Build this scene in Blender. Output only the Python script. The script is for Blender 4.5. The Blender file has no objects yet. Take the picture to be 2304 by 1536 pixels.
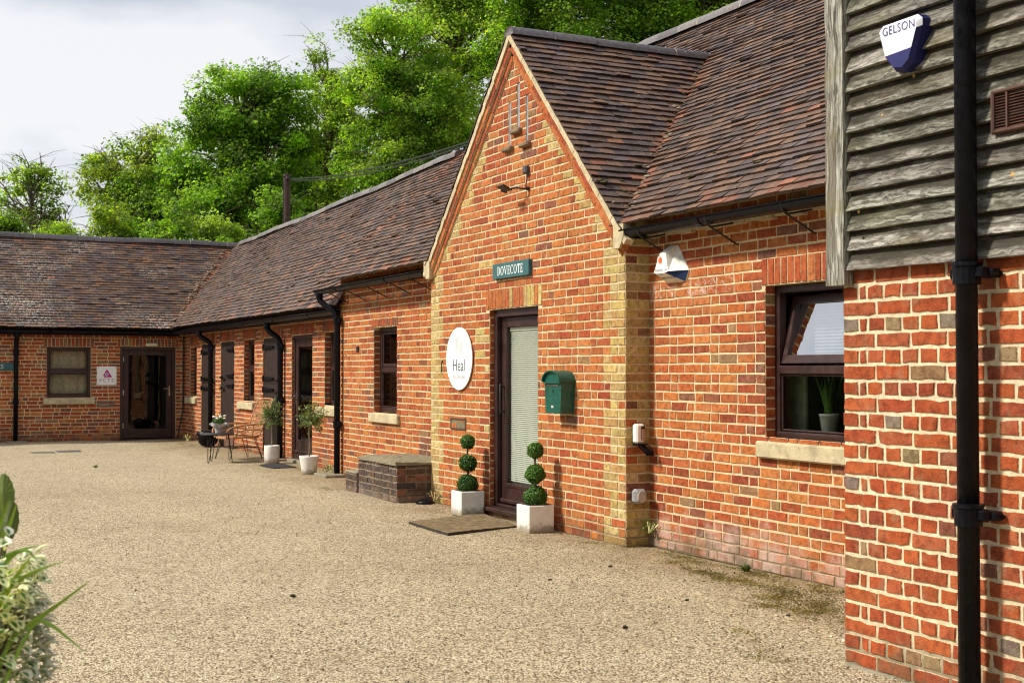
import bpy, math, random
import numpy as np
from mathutils import Vector, Matrix
R_ = math.radians
random.seed(7)
rng = np.random.default_rng(11)
S = bpy.context.scene
COL = S.collection

# ------------------------------------------------------------------ camera
PSI, PITCH = math.atan(1450 / 2900), math.atan(64 / 2900)
cd = bpy.data.cameras.new("camera"); cam = bpy.data.objects.new("camera", cd); COL.objects.link(cam)
cd.sensor_width = 36; cd.lens = 2900 / 2304 * 36; cd.clip_end = 2000; cd.clip_start = .05
_f = Vector((math.sin(PSI) * math.cos(PITCH), math.cos(PSI) * math.cos(PITCH), math.sin(PITCH)))
_r = Vector((math.cos(PSI), -math.sin(PSI), 0)); _u = _r.cross(_f)
cam.matrix_world = Matrix(((_r.x, _u.x, -_f.x, 0), (_r.y, _u.y, -_f.y, 0), (_r.z, _u.z, -_f.z, 1.48), (0, 0, 0, 1)))
cd.dof.use_dof = True; cd.dof.focus_distance = 10.5; cd.dof.aperture_fstop = 5.2
S.camera = cam

# ------------------------------------------------------------------ light
SUN_EL, SUN_AZ = R_(43), R_(18)          # azimuth measured from the wall normal (-X) towards +Y
sdir = Vector((-math.cos(SUN_EL) * math.cos(SUN_AZ), math.cos(SUN_EL) * math.sin(SUN_AZ), math.sin(SUN_EL)))
ld = bpy.data.lights.new("sun", 'SUN'); lo = bpy.data.objects.new("sun", ld); COL.objects.link(lo)
ld.energy = 4.5; ld.angle = R_(7); ld.color = (1, .93, .80)
lo.rotation_euler = (-sdir).to_track_quat('-Z', 'Y').to_euler(); lo.location = (-20, 10, 30)
W = bpy.data.worlds.new("World"); S.world = W; W.use_nodes = True
nt = W.node_tree; nt.nodes.clear()
def wn(t): return nt.nodes.new(t)
sky = wn('ShaderNodeTexSky'); sky.sky_type = 'NISHITA'; sky.sun_disc = False
sky.sun_elevation = SUN_EL; sky.sun_rotation = math.atan2(sdir.x, sdir.y)
b1 = wn('ShaderNodeBackground'); b1.inputs[1].default_value = .1; nt.links.new(sky.outputs[0], b1.inputs[0])
tc = wn('ShaderNodeTexCoord'); mp = wn('ShaderNodeMapping'); mp.inputs['Scale'].default_value = (2.0, 2.0, 5.0)
mp.inputs['Location'].default_value = (.55, .2, .35)
nt.links.new(tc.outputs['Generated'], mp.inputs[0])
nz = wn('ShaderNodeTexNoise'); nz.inputs['Scale'].default_value = 2.1; nz.inputs['Detail'].default_value = 5; nz.inputs['Roughness'].default_value = .5
nt.links.new(mp.outputs[0], nz.inputs[0])
cr = wn('ShaderNodeValToRGB'); nt.links.new(nz.outputs[0], cr.inputs[0])
cr.color_ramp.elements[0].position = .38; cr.color_ramp.elements[0].color = (.60, .635, .71, 1)
cr.color_ramp.elements[1].position = .56; cr.color_ramp.elements[1].color = (.89, .89, .90, 1)
b2 = wn('ShaderNodeBackground'); b2.inputs[1].default_value = .92; nt.links.new(cr.outputs[0], b2.inputs[0])
mx = wn('ShaderNodeMixShader'); mx.inputs[0].default_value = .88
nt.links.new(b1.outputs[0], mx.inputs[1]); nt.links.new(b2.outputs[0], mx.inputs[2])
wo = wn('ShaderNodeOutputWorld'); nt.links.new(mx.outputs[0], wo.inputs[0])
S.view_settings.view_transform = 'Standard'; S.view_settings.look = 'None'
S.view_settings.exposure = 0.27; S.view_settings.gamma = 1
S.cycles.max_bounces = 8; S.cycles.transparent_max_bounces = 16
S.cycles.use_denoising = True; S.cycles.filter_width = 1.1

# ------------------------------------------------------------------ mesh helpers
class MB:
    def __init__(s): s.v = []; s.f = []; s.c = []; s.m = []; s.e = []
    def add(s, verts, faces, col=(1, 1, 1), mi=0, edge=None):
        o = len(s.v); s.v.extend([tuple(p) for p in verts]); s.e.extend(edge if edge else [1.0] * len(verts))
        for i, f in enumerate(faces):
            s.f.append([a + o for a in f]); s.c.append(col[i] if isinstance(col, list) else col); s.m.append(mi)
    def quad(s, a, b, c, d, col=(1, 1, 1), mi=0): s.add([a, b, c, d], [(0, 1, 2, 3)], col, mi)
    def box(s, lo, hi, col=(1, 1, 1), mi=0, bev=0.0):
        x0, y0, z0 = lo; x1, y1, z1 = hi
        if bev <= 0:
            v = [(x0, y0, z0), (x1, y0, z0), (x1, y1, z0), (x0, y1, z0), (x0, y0, z1), (x1, y0, z1), (x1, y1, z1), (x0, y1, z1)]
            s.add(v, [(0, 3, 2, 1), (4, 5, 6, 7), (0, 1, 5, 4), (1, 2, 6, 5), (2, 3, 7, 6), (3, 0, 4, 7)], col, mi); return
        b = min(bev, (x1 - x0) * .45, (y1 - y0) * .45, (z1 - z0) * .45)
        V = {}; L = []
        for i, X in enumerate((x0, x1)):
            for j, Y in enumerate((y0, y1)):
                for k, Z in enumerate((z0, z1)):
                    sx, sy, sz = (b if i == 0 else -b), (b if j == 0 else -b), (b if k == 0 else -b)
                    V[i, j, k, 0] = len(L); L.append((X, Y + sy, Z + sz))
                    V[i, j, k, 1] = len(L); L.append((X + sx, Y, Z + sz))
                    V[i, j, k, 2] = len(L); L.append((X + sx, Y + sy, Z))
        F = []
        for i in (0, 1): F.append([V[i, 0, 0, 0], V[i, 1, 0, 0], V[i, 1, 1, 0], V[i, 0, 1, 0]])
        for j in (0, 1): F.append([V[0, j, 0, 1], V[1, j, 0, 1], V[1, j, 1, 1], V[0, j, 1, 1]])
        for k in (0, 1): F.append([V[0, 0, k, 2], V[1, 0, k, 2], V[1, 1, k, 2], V[0, 1, k, 2]])
        for i in (0, 1):
            for j in (0, 1): F.append([V[i, j, 0, 0], V[i, j, 0, 1], V[i, j, 1, 1], V[i, j, 1, 0]])
            for k in (0, 1): F.append([V[i, 0, k, 0], V[i, 0, k, 2], V[i, 1, k, 2], V[i, 1, k, 0]])
        for j in (0, 1):
            for k in (0, 1): F.append([V[0, j, k, 1], V[0, j, k, 2], V[1, j, k, 2], V[1, j, k, 1]])
        for i in (0, 1):
            for j in (0, 1):
                for k in (0, 1): F.append([V[i, j, k, 0], V[i, j, k, 1], V[i, j, k, 2]])
        s.add(L, F, col, mi)
    def tube(s, pts, r, n=8, col=(1, 1, 1), mi=0, cap=True):
        pts = [Vector(p) for p in pts]; rs = r if isinstance(r, (list, tuple)) else [r] * len(pts)
        vs = []; up = None
        for i, p in enumerate(pts):
            t = (pts[min(i + 1, len(pts) - 1)] - pts[max(i - 1, 0)])
            t = t.normalized() if t.length > 1e-9 else Vector((0, 0, 1))
            if up is None: up = t.orthogonal().normalized()
            up = up - t * up.dot(t); up = up.normalized() if up.length > 1e-6 else t.orthogonal().normalized()
            w = t.cross(up)
            for k in range(n):
                a = 2 * math.pi * k / n; vs.append(p + (up * math.cos(a) + w * math.sin(a)) * rs[i])
        fs = []
        for i in range(len(pts) - 1):
            for k in range(n): fs.append((i * n + k, i * n + (k + 1) % n, (i + 1) * n + (k + 1) % n, (i + 1) * n + k))
        if cap: fs.append(list(range(n))[::-1]); fs.append([(len(pts) - 1) * n + k for k in range(n)])
        s.add(vs, fs, col, mi)
    def lathe(s, prof, c, n=24, col=(1, 1, 1), mi=0, jit=0):
        vs = []; fs = []
        for r, z in prof:
            for k in range(n):
                a = 2 * math.pi * k / n; rr = r * (1 + random.uniform(-jit, jit)); vs.append((c[0] + rr * math.cos(a), c[1] + rr * math.sin(a), c[2] + z))
        for i in range(len(prof) - 1):
            for k in range(n): fs.append((i * n + k, i * n + (k + 1) % n, (i + 1) * n + (k + 1) % n, (i + 1) * n + k))
        fs.append(list(range(n))[::-1]); fs.append([(len(prof) - 1) * n + k for k in range(n)])
        s.add(vs, fs, col, mi)
    def prism(s, poly, dvec, col=(1, 1, 1), mi=0):
        n = len(poly); d = Vector(dvec); v = [Vector(p) for p in poly]; v += [p + d for p in v]
        f = [list(range(n)), list(range(n, 2 * n))[::-1]] + [(i, i + n, (i + 1) % n + n, (i + 1) % n) for i in range(n)]
        s.add(v, f, col, mi)
    def ball(s, c, r, n=10, col=(1, 1, 1), mi=0, jit=0):
        rx, ry, rz = r if isinstance(r, (tuple, list)) else (r, r, r); m = max(4, n // 2 + 1); vs = []; fs = []
        for i in range(m + 1):
            t = math.pi * i / m
            for k in range(n):
                a = 2 * math.pi * k / n; q = 1 + random.uniform(-jit, jit)
                vs.append((c[0] + rx * q * math.sin(t) * math.cos(a), c[1] + ry * q * math.sin(t) * math.sin(a), c[2] + rz * q * math.cos(t)))
        for i in range(m):
            for k in range(n): fs.append((i * n + k, i * n + (k + 1) % n, (i + 1) * n + (k + 1) % n, (i + 1) * n + k))
        s.add(vs, fs, col, mi)
def wloc(o):
    l = Vector((0, 0, 0))
    while o: l += o.location; o = o.parent
    return l
def obj(name, mb, mat, parent=None, smooth=False, loc=None):
    me = bpy.data.meshes.new(name)
    off = wloc(parent) if parent else Vector((0, 0, 0))
    own = Vector(loc) if loc is not None else None
    base = own if own is not None else off
    me.from_pydata([(p[0] - base.x, p[1] - base.y, p[2] - base.z) for p in mb.v], [], mb.f)
    if mb.c:
        a = me.attributes.new("col", 'FLOAT_COLOR', 'FACE')
        arr = np.ones((len(mb.f), 4), np.float32); arr[:, :3] = np.array([c[:3] for c in mb.c], np.float32)
        a.data.foreach_set("color", arr.ravel())
        e = me.attributes.new("edge", 'FLOAT', 'POINT'); e.data.foreach_set("value", np.array(mb.e, np.float32))
    for m in (mat if isinstance(mat, (list, tuple)) else [mat]): me.materials.append(m)
    if any(mb.m): me.polygons.foreach_set("material_index", mb.m)
    if smooth: me.polygons.foreach_set("use_smooth", [True] * len(mb.f))
    me.update()
    o = bpy.data.objects.new(name, me); COL.objects.link(o)
    if parent: o.parent = parent
    if own is not None: o.location = own - off
    return o
def tag(o, label=None, cat=None, group=None, kind=None):
    for k, v in (("label", label), ("category", cat), ("group", group), ("kind", kind)):
        if v: o[k] = v
    return o
def thing(name, loc, label, cat, group=None):
    o = bpy.data.objects.new(name, None); COL.objects.link(o); o.location = loc; o.empty_display_size = .2
    return tag(o, label, cat, group)
def copy_tree(o, parent=None):
    c = o.copy(); COL.objects.link(c)
    if parent: c.parent = parent
    for ch in o.children: copy_tree(ch, c)
    return c
def text_mb(mb, body, size, o, right, up, ext=.0015, col=(1, 1, 1), sx=1.0, spacing=1.0):
    cu = bpy.data.curves.new("t", 'FONT'); cu.body = body; cu.size = size; cu.align_x = 'CENTER'; cu.align_y = 'CENTER'
    cu.space_character = spacing; cu.resolution_u = 3
    t = bpy.data.objects.new("t", cu); COL.objects.link(t)
    dg = bpy.context.evaluated_depsgraph_get(); me = bpy.data.meshes.new_from_object(t.evaluated_get(dg))
    r, u = Vector(right), Vector(up); n = r.cross(u); O = Vector(o)
    mb.add([O + r * v.co.x * sx + u * v.co.y + n * ext for v in me.vertices], [list(p.vertices) for p in me.polygons], col)
    bpy.data.objects.remove(t); bpy.data.curves.remove(cu); bpy.data.meshes.remove(me)

# ------------------------------------------------------------------ materials
def mat(name):
    m = bpy.data.materials.new(name); m.use_nodes = True; t = m.node_tree; t.nodes.clear()
    out = t.nodes.new('ShaderNodeOutputMaterial'); b = t.nodes.new('ShaderNodeBsdfPrincipled'); t.links.new(b.outputs[0], out.inputs[0])
    return m, t, b, out
class NT:
    def __init__(s, t): s.t = t
    def n(s, typ, **kw):
        x = s.t.nodes.new(typ)
        for k, v in kw.items(): setattr(x, k, v)
        return x
    def set(s, sock, v):
        if hasattr(v, 'is_output') or isinstance(v, bpy.types.NodeSocket): s.t.links.new(v, sock)
        elif isinstance(v, (tuple, list)) and len(v) == 3 and sock.type == 'RGBA': sock.default_value = (*v, 1)
        else: sock.default_value = v
    def pos(s, scale=(1, 1, 1)):
        g = s.n('ShaderNodeNewGeometry'); m = s.n('ShaderNodeVectorMath', operation='MULTIPLY'); s.set(m.inputs[0], g.outputs['Position']); m.inputs[1].default_value = scale; return m.outputs[0]
    def noise(s, vec, scale, detail=3, rough=.5, dist=0, out=0):
        x = s.n('ShaderNodeTexNoise'); s.set(x.inputs['Vector'], vec); x.inputs['Scale'].default_value = scale; x.inputs['Detail'].default_value = detail
        x.inputs['Roughness'].default_value = rough; x.inputs['Distortion'].default_value = dist; return x.outputs[out]
    def voro(s, vec, scale, feat='F1', out='Distance', rand=1):
        x = s.n('ShaderNodeTexVoronoi', feature=feat); s.set(x.inputs['Vector'], vec); x.inputs['Scale'].default_value = scale; x.inputs['Randomness'].default_value = rand; return x.outputs[out]
    def math(s, op, a, b=0.0, c=0.0, clamp=False):
        x = s.n('ShaderNodeMath', operation=op, use_clamp=clamp); s.set(x.inputs[0], a); s.set(x.inputs[1], b); s.set(x.inputs[2], c); return x.outputs[0]
    def ramp(s, v, a, b, lo=0.0, hi=1.0):
        x = s.n('ShaderNodeMapRange', interpolation_type='SMOOTHSTEP'); s.set(x.inputs[0], v); x.inputs[1].default_value = a; x.inputs[2].default_value = b; x.inputs[3].default_value = lo; x.inputs[4].default_value = hi; return x.outputs[0]
    def mix(s, f, a, b, typ='MIX'):
        x = s.n('ShaderNodeMix', data_type='RGBA', blend_type=typ); s.set(x.inputs[0], f); s.set(x.inputs[6], a); s.set(x.inputs[7], b); return x.outputs[2]
    def attr(s, name, out='Color'):
        x = s.n('ShaderNodeAttribute', attribute_name=name); return x.outputs[out]
    def bump(s, h, strength=.5, dist=.01, normal=None):
        x = s.n('ShaderNodeBump'); s.set(x.inputs['Height'], h); x.inputs['Strength'].default_value = strength; x.inputs['Distance'].default_value = dist
        if normal: s.set(x.inputs['Normal'], normal)
        return x.outputs[0]
    def sepz(s, vec, i=2):
        x = s.n('ShaderNodeSeparateXYZ'); s.set(x.inputs[0], vec); return x.outputs[i]
def simple(name, col, rough=.5, metal=0, var=.15, nscale=8, bump=0.0, bscale=60, coat=0, spec=.5):
    m, t, b, o = mat(name); N = NT(t); p = N.pos()
    n = N.noise(p, nscale, 4, .6)
    dark = tuple(c * (1 - var) for c in col); lite = tuple(min(1, c * (1 + var)) for c in col)
    N.set(b.inputs['Base Color'], N.mix(N.ramp(n, .3, .7), dark, lite))
    b.inputs['Roughness'].default_value = rough; b.inputs['Metallic'].default_value = metal; b.inputs['Specular IOR Level'].default_value = spec
    N.set(b.inputs['Roughness'], N.ramp(N.noise(p, nscale * 3, 3), .3, .7, max(0, rough - .1), min(1, rough + .12)))
    if bump: N.set(b.inputs['Normal'], N.bump(N.noise(p, bscale, 4, .6), bump, .004))
    return m
MORTAR = (.66, .51, .31)
def brick_material(name, mortar=MORTAR, salt=0.0, salt_z=.5, dirt=.5):
    m, t, b, o = mat(name); N = NT(t); p = N.pos(); col = N.attr('col'); edge = N.attr('edge', 'Fac')
    n1 = N.noise(p, 22, 4, .65); n2 = N.noise(p, 120, 3, .6); n3 = N.noise(p, 5, 3, .6)
    c = N.mix(N.ramp(n1, .38, .72, 0, .75), col, N.mix(1, col, (.40, .31, .30), 'MULTIPLY'))
    c = N.mix(N.ramp(n2, .5, .72, 0, .45), c, N.mix(1, c, (1.45, 1.5, 1.5), 'MULTIPLY'))
    c = N.mix(N.ramp(N.noise(p, 9, 4, .65), .52, .72, 0, .45), c, (.33, .20, .11))
    c = N.mix(N.ramp(N.noise(p, 46, 4, .7), .62, .72, 0, .6), c, (.10, .055, .035))
    mc = N.mix(N.ramp(N.noise(p, 35, 4, .6), .3, .75), tuple(x * .78 for x in mortar), tuple(min(1, x * 1.18) for x in mortar))
    k = N.ramp(N.math('ADD', edge, N.math('MULTIPLY', N.math('SUBTRACT', N.noise(p, 60, 3, .6), .5), 1.6)), .28, .52)
    c = N.mix(k, mc, c)
    if salt:
        q = N.math('MULTIPLY', N.ramp(N.math('ABSOLUTE', N.math('SUBTRACT', N.sepz(p), N.math('ADD', 2.50, N.math('MULTIPLY', N.sepz(p, 1), -.043)))), .11, .0), N.math('MULTIPLY', N.ramp(N.sepz(p, 1), 7.9, 8.15), N.ramp(N.noise(p, 11, 5, .75, 1.2), .50, .60)))
        c = N.mix(N.math('MULTIPLY', q, .8), c, (.60, .52, .50))
        z = N.sepz(p); s = N.math('ADD', N.ramp(z, salt_z, 0.0, -.2, .42), N.math('MULTIPLY', N.math('SUBTRACT', N.noise(p, 3.2, 5, .7), .5), 1.5))
        c = N.mix(N.math('MULTIPLY', N.ramp(s, .08, .55), salt), c, (.50, .37, .31))
    z = N.sepz(p); d = N.ramp(N.math('ADD', z, N.math('MULTIPLY', N.math('SUBTRACT', N.noise(p, 4.2, 5, .7), .5), -1.1)), -.06, .16, dirt, 0)
    c = N.mix(d, c, (.11, .085, .045))
    st = N.ramp(N.noise(N.pos((1, 1, .45)), 2.1, 5, .65), .50, .72, 0, .5); c = N.mix(st, c, N.mix(1, c, (.62, .58, .56), 'MULTIPLY'))
    N.set(b.inputs['Base Color'], c); b.inputs['Roughness'].default_value = .88; b.inputs['Specular IOR Level'].default_value = .25
    h = N.math('ADD', N.math('MULTIPLY', n2, .4), N.math('MULTIPLY', n1, .6))
    N.set(b.inputs['Normal'], N.bump(h, .85, .016))
    return m
def mortar_material(name, col=MORTAR):
    m, t, b, o = mat(name); N = NT(t); p = N.pos()
    c = N.mix(N.ramp(N.noise(p, 30, 4, .6), .3, .75), tuple(x * .74 for x in col), tuple(min(1, x * 1.15) for x in col))
    c = N.mix(N.ramp(N.noise(p, 2.2, 4, .6), .5, .7, 0, .35), c, tuple(x * .62 for x in col))
    z = N.sepz(p); d = N.ramp(N.math('ADD', z, N.math('MULTIPLY', N.noise(p, 5, 4, .65), -.35)), -.12, .10, .75, 0); c = N.mix(d, c, (.11, .085, .045))
    N.set(b.inputs['Base Color'], c); b.inputs['Roughness'].default_value = .95
    N.set(b.inputs['Normal'], N.bump(N.noise(p, 160, 3, .7), .6, .006)); return m
def tile_material(name, lichen=.2, rough=.62, lthr=.60):
    m, t, b, o = mat(name); N = NT(t); p = N.pos(); col = N.attr('col')
    n1 = N.noise(p, 18, 4, .65)
    c = N.mix(N.ramp(n1, .35, .7, 0, .6), col, N.mix(1, col, (.5, .47, .48), 'MULTIPLY'))
    c = N.mix(N.ramp(N.noise(p, 70, 3, .6), .55, .75, 0, .5), c, N.mix(1, c, (1.7, 1.6, 1.5), 'MULTIPLY'))
    big = N.ramp(N.noise(p, .55, 3, .6), .45, .68); sp = N.ramp(N.noise(p, 24, 4, .7), lthr, lthr + .09)
    ring = N.ramp(N.voro(p, 5.5), .10, .05)
    li = N.math('MULTIPLY', N.math('MAXIMUM', N.math('MULTIPLY', sp, big), N.math('MULTIPLY', ring, N.ramp(N.noise(p, 1.1, 2), .5, .62))), lichen, clamp=True)
    c = N.mix(li, c, (.50, .48, .42))
    c = N.mix(N.ramp(N.noise(p, 1.0, 4, .65), .52, .75, 0, .3), c, (.05, .05, .03))
    N.set(b.inputs['Base Color'], c); N.set(b.inputs['Roughness'], N.ramp(n1, .3, .7, rough - .12, rough + .15)); b.inputs['Specular IOR Level'].default_value = .4
    N.set(b.inputs['Normal'], N.bump(N.noise(p, 90, 4, .7), .5, .006)); return m
def wood_grey(name, vertical=False):
    m, t, b, o = mat(name); N = NT(t); col = N.attr('col')
    sc = (7, 7, .35) if vertical else (7, .35, 7)
    q = N.pos(sc); wob = N.noise(N.pos((1.6, 1.6, 1.0) if vertical else (3, 2.2, 5)), 2.2, 3, .5, out=1)
    vm = N.n('ShaderNodeVectorMath', operation='MULTIPLY_ADD'); N.set(vm.inputs[0], wob); vm.inputs[1].default_value = (.55, .55, .55); N.set(vm.inputs[2], q)
    g = N.noise(vm.outputs[0], 9, 5, .7, 0.4); g2 = N.noise(vm.outputs[0], 3.2, 3, .6, .6)
    c = N.mix(N.ramp(g, .34, .66), (.035, .031, .026), (.40, .385, .335))
    c = N.mix(N.ramp(g2, .4, .68, 0, .75), c, (.085, .066, .042))
    c = N.mix(N.ramp(N.noise(N.pos((.8, .8, 3)), 1.8, 4, .6), .5, .7, 0, .5), c, (.13, .115, .045))
    if not vertical:   # damp algae stain with the lap's shade put into its colour, irregular
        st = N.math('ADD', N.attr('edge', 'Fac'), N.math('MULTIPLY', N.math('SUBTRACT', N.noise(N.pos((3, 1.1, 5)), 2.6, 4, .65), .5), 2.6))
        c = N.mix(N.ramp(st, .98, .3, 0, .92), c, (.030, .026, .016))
    c = N.mix(1, c, col, 'MULTIPLY')
    N.set(b.inputs['Base Color'], c); b.inputs['Roughness'].default_value = .8; b.inputs['Specular IOR Level'].default_value = .3
    N.set(b.inputs['Normal'], N.bump(g, .9, .012)); return m
def gravel_material():
    m, t, b, o = mat('gravel'); N = NT(t); p = N.pos()
    v = N.n('ShaderNodeTexVoronoi'); N.set(v.inputs['Vector'], p); v.inputs['Scale'].default_value = 92
    rnd = N.n('ShaderNodeSeparateColor'); N.set(rnd.inputs[0], v.outputs['Color']); r1 = rnd.outputs[0]; r2 = rnd.outputs[1]
    c = N.mix(N.ramp(r1, .0, 1.0), (.40, .31, .185), (.75, .65, .455))
    c = N.mix(N.ramp(r2, .80, .86), c, (.16, .11, .06)); c = N.mix(N.ramp(r2, .16, .08), c, (.80, .71, .52))
    c = N.mix(N.ramp(v.outputs['Distance'], .45, .78, 0, .7), c, (.11, .08, .042))
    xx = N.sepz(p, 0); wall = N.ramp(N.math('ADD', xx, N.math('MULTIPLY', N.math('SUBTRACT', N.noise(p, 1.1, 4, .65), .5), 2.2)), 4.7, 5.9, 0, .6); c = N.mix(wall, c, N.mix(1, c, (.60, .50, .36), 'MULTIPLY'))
    tw = N.math('SINE', N.math('ADD', N.math('MULTIPLY', xx, 3.6), N.math('MULTIPLY', N.noise(N.pos((.35, .16, 1)), 1.0, 2), 7.0))); c = N.mix(N.ramp(tw, .2, 1.0, 0, .20), c, N.mix(1, c, (1.22, 1.2, 1.15), 'MULTIPLY'))
    big = N.noise(p, .35, 4, .6); c = N.mix(N.ramp(big, .42, .72, 0, .4), c, N.mix(1, c, (.66, .62, .56), 'MULTIPLY'))
    mid = N.noise(p, 2.3, 5, .65); c = N.mix(N.ramp(mid, .5, .72, 0, .35), c, N.mix(1, c, (.58, .52, .44), 'MULTIPLY'))
    fine = N.noise(p, 14, 4, .7); c = N.mix(N.ramp(fine, .55, .72, 0, .5), c, (.17, .12, .065))
    moss = N.attr('col', 'Fac')
    N.set(b.inputs['Base Color'], c); b.inputs['Roughness'].default_value = .9; b.inputs['Specular IOR Level'].default_value = .3
    h = N.math('ADD', N.math('MULTIPLY', v.outputs['Distance'], -1.0), N.math('MULTIPLY', fine, .5))
    N.set(b.inputs['Normal'], N.bump(h, 1.0, .012)); return m
def leaf_material(name, trans=.62, rough=.5, var=.25):
    m, t, b, o = mat(name); N = NT(t); col = N.attr('col')
    n = N.noise(N.pos(), 1.6, 3, .6)
    c = N.mix(N.ramp(n, .35, .65), N.mix(1, col, (1 - var, 1 - var, 1 - var * .6), 'MULTIPLY'), N.mix(1, col, (1 + var * 1.2, 1 + var, .9), 'MULTIPLY'))
    N.set(b.inputs['Base Color'], c); b.inputs['Roughness'].default_value = rough; b.inputs['Specular IOR Level'].default_value = .35
    tr = N.n('ShaderNodeBsdfTranslucent'); N.set(tr.inputs[0], N.mix(1, c, (1.5, 1.55, .6), 'MULTIPLY'))
    ms = N.n('ShaderNodeMixShader'); ms.inputs[0].default_value = trans; t.links.new(b.outputs[0], ms.inputs[1]); t.links.new(tr.outputs[0], ms.inputs[2]); t.links.new(ms.outputs[0], o.inputs[0])
    return m
def col_mat(name, rough=.6, bump=.0, bscale=80, var=.2, spec=.4):
    m, t, b, o = mat(name); N = NT(t); p = N.pos(); c = N.attr('col')
    c = N.mix(N.ramp(N.noise(p, 15, 4, .6), .3, .7), N.mix(1, c, (1 - var,) * 3, 'MULTIPLY'), N.mix(1, c, (1 + var,) * 3, 'MULTIPLY'))
    N.set(b.inputs['Base Color'], c); b.inputs['Roughness'].default_value = rough; b.inputs['Specular IOR Level'].default_value = spec
    if bump: N.set(b.inputs['Normal'], N.bump(N.noise(p, bscale, 4, .6), bump, .005))
    return m
def stone_material(name, base=(.50, .42, .26), stain=.5):
    m, t, b, o = mat(name); N = NT(t); p = N.pos()
    c = N.mix(N.ramp(N.noise(p, 12, 5, .65), .3, .7), tuple(x * .75 for x in base), tuple(min(1, x * 1.2) for x in base))
    c = N.mix(N.ramp(N.noise(p, 6, 5, .7), .54, .66, 0, stain), c, (.13, .115, .075))
    c = N.mix(N.ramp(N.noise(p, 17, 4, .7), .62, .70, 0, .7), c, (.62, .60, .50))
    N.set(b.inputs['Base Color'], c); b.inputs['Roughness'].default_value = .9
    N.set(b.inputs['Normal'], N.bump(N.noise(p, 50, 5, .7), .7, .01)); return m
def glass_material(name, tint=(.8, .82, .8), refl=1.0):
    m, t, b, o = mat(name); N = NT(t); t.nodes.remove(b)
    tr = N.n('ShaderNodeBsdfTransparent'); tr.inputs[0].default_value = (*tint, 1)
    gl = N.n('ShaderNodeBsdfGlossy'); gl.inputs['Roughness'].default_value = .02
    N.set(gl.inputs['Normal'], N.bump(N.noise(N.pos(), 3.0, 2), .08, .02))
    fr = N.n('ShaderNodeFresnel'); fr.inputs[0].default_value = 1.5
    f = N.math('ADD', N.math('MULTIPLY', fr.outputs[0], refl), .02, clamp=True)
    ms = N.n('ShaderNodeMixShader'); N.set(ms.inputs[0], f); t.links.new(tr.outputs[0], ms.inputs[1]); t.links.new(gl.outputs[0], ms.inputs[2]); t.links.new(ms.outputs[0], o.inputs[0]); return m

M_brick = brick_material('warm brick'); M_brick_salt = brick_material('salt stained brick', salt=.85, salt_z=.65, dirt=.7)
M_mortar = mortar_material('lime mortar'); M_barnbrick = brick_material('barn brick', mortar=(.70, .59, .40), dirt=.6); M_barnmortar = mortar_material('barn mortar', (.70, .59, .40))
M_tile = tile_material('clay roof tile', .25); M_tile_l = tile_material('lichened clay roof tile', 1.0, .62, .50); M_ridge = tile_material('ridge tile', .35, .55)
M_board = wood_grey('weathered board'); M_post = wood_grey('weathered oak post', True)
M_gravel = gravel_material()
M_paint = simple('dark brown paint', (.034, .014, .012), .38, var=.3, nscale=5)
M_paint2 = simple('brown stable door paint', (.022, .011, .008), .55, var=.35, nscale=14, bump=.2)
M_black = simple('black gloss metal', (.0045, .0045, .007), .36, var=.4, nscale=10, bump=.15, bscale=25, spec=.16)
M_iron = simple('black iron', (.014, .013, .013), .5, var=.3)
M_stone = stone_material('sandstone'); M_cream = stone_material('cream mortar fillet', (.52, .43, .27), .25)
M_conc = stone_material('weathered concrete', (.24, .215, .15), .75)
M_glass = glass_material('window glass', (.72, .76, .72), .8); M_glass_clear = glass_material('clear glass', (.93, .95, .92), .45)
M_white = simple('white paint', (.80, .79, .76), .45, var=.04)
M_potwhite = simple('white planter', (.78, .77, .73), .6, var=.06, nscale=12, bump=.15, bscale=30)
M_leaf = leaf_material('tree leaf'); M_topi = leaf_material('box leaf', .2, .45); M_bark = simple('bark', (.11, .085, .058), .9, var=.45, nscale=6, bump=.6, bscale=30)
def pot_material():
    m, t, b, o = mat('scuffed white planter'); N = NT(t); p = N.pos()
    c = N.mix(N.ramp(N.noise(p, 14, 4, .65), .35, .7), (.70, .68, .62), (.80, .79, .76))
    d = N.ramp(N.math('ADD', N.sepz(p), N.math('MULTIPLY', N.noise(p, 22, 5, .7), -.16)), -.06, .03, .85, 0); c = N.mix(d, c, (.22, .18, .11))
    c = N.mix(N.ramp(N.noise(p, 40, 4, .7), .62, .72, 0, .35), c, (.42, .38, .30))
    N.set(b.inputs['Base Color'], c); b.inputs['Roughness'].default_value = .6; N.set(b.inputs['Normal'], N.bump(N.noise(p, 60, 4, .6), .25, .004)); return m
M_potwhite = pot_material()
M_green = simple('racing green paint', (.006, .085, .062), .28, var=.12)
M_col = col_mat('coloured finish'); M_colr = col_mat('rough coloured finish', .9, .5, 60)
M_print = col_mat('sign print', .5, var=.02)
M_room = simple('dim interior plaster', (.30, .28, .24), .9)
M_blind = simple('white blind', (.80, .82, .74), .5, var=.03)
M_chrome = simple('satin metal', (.6, .6, .6), .25, 1.0, var=.05)
M_grass = leaf_material('grass', .3)

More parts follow.
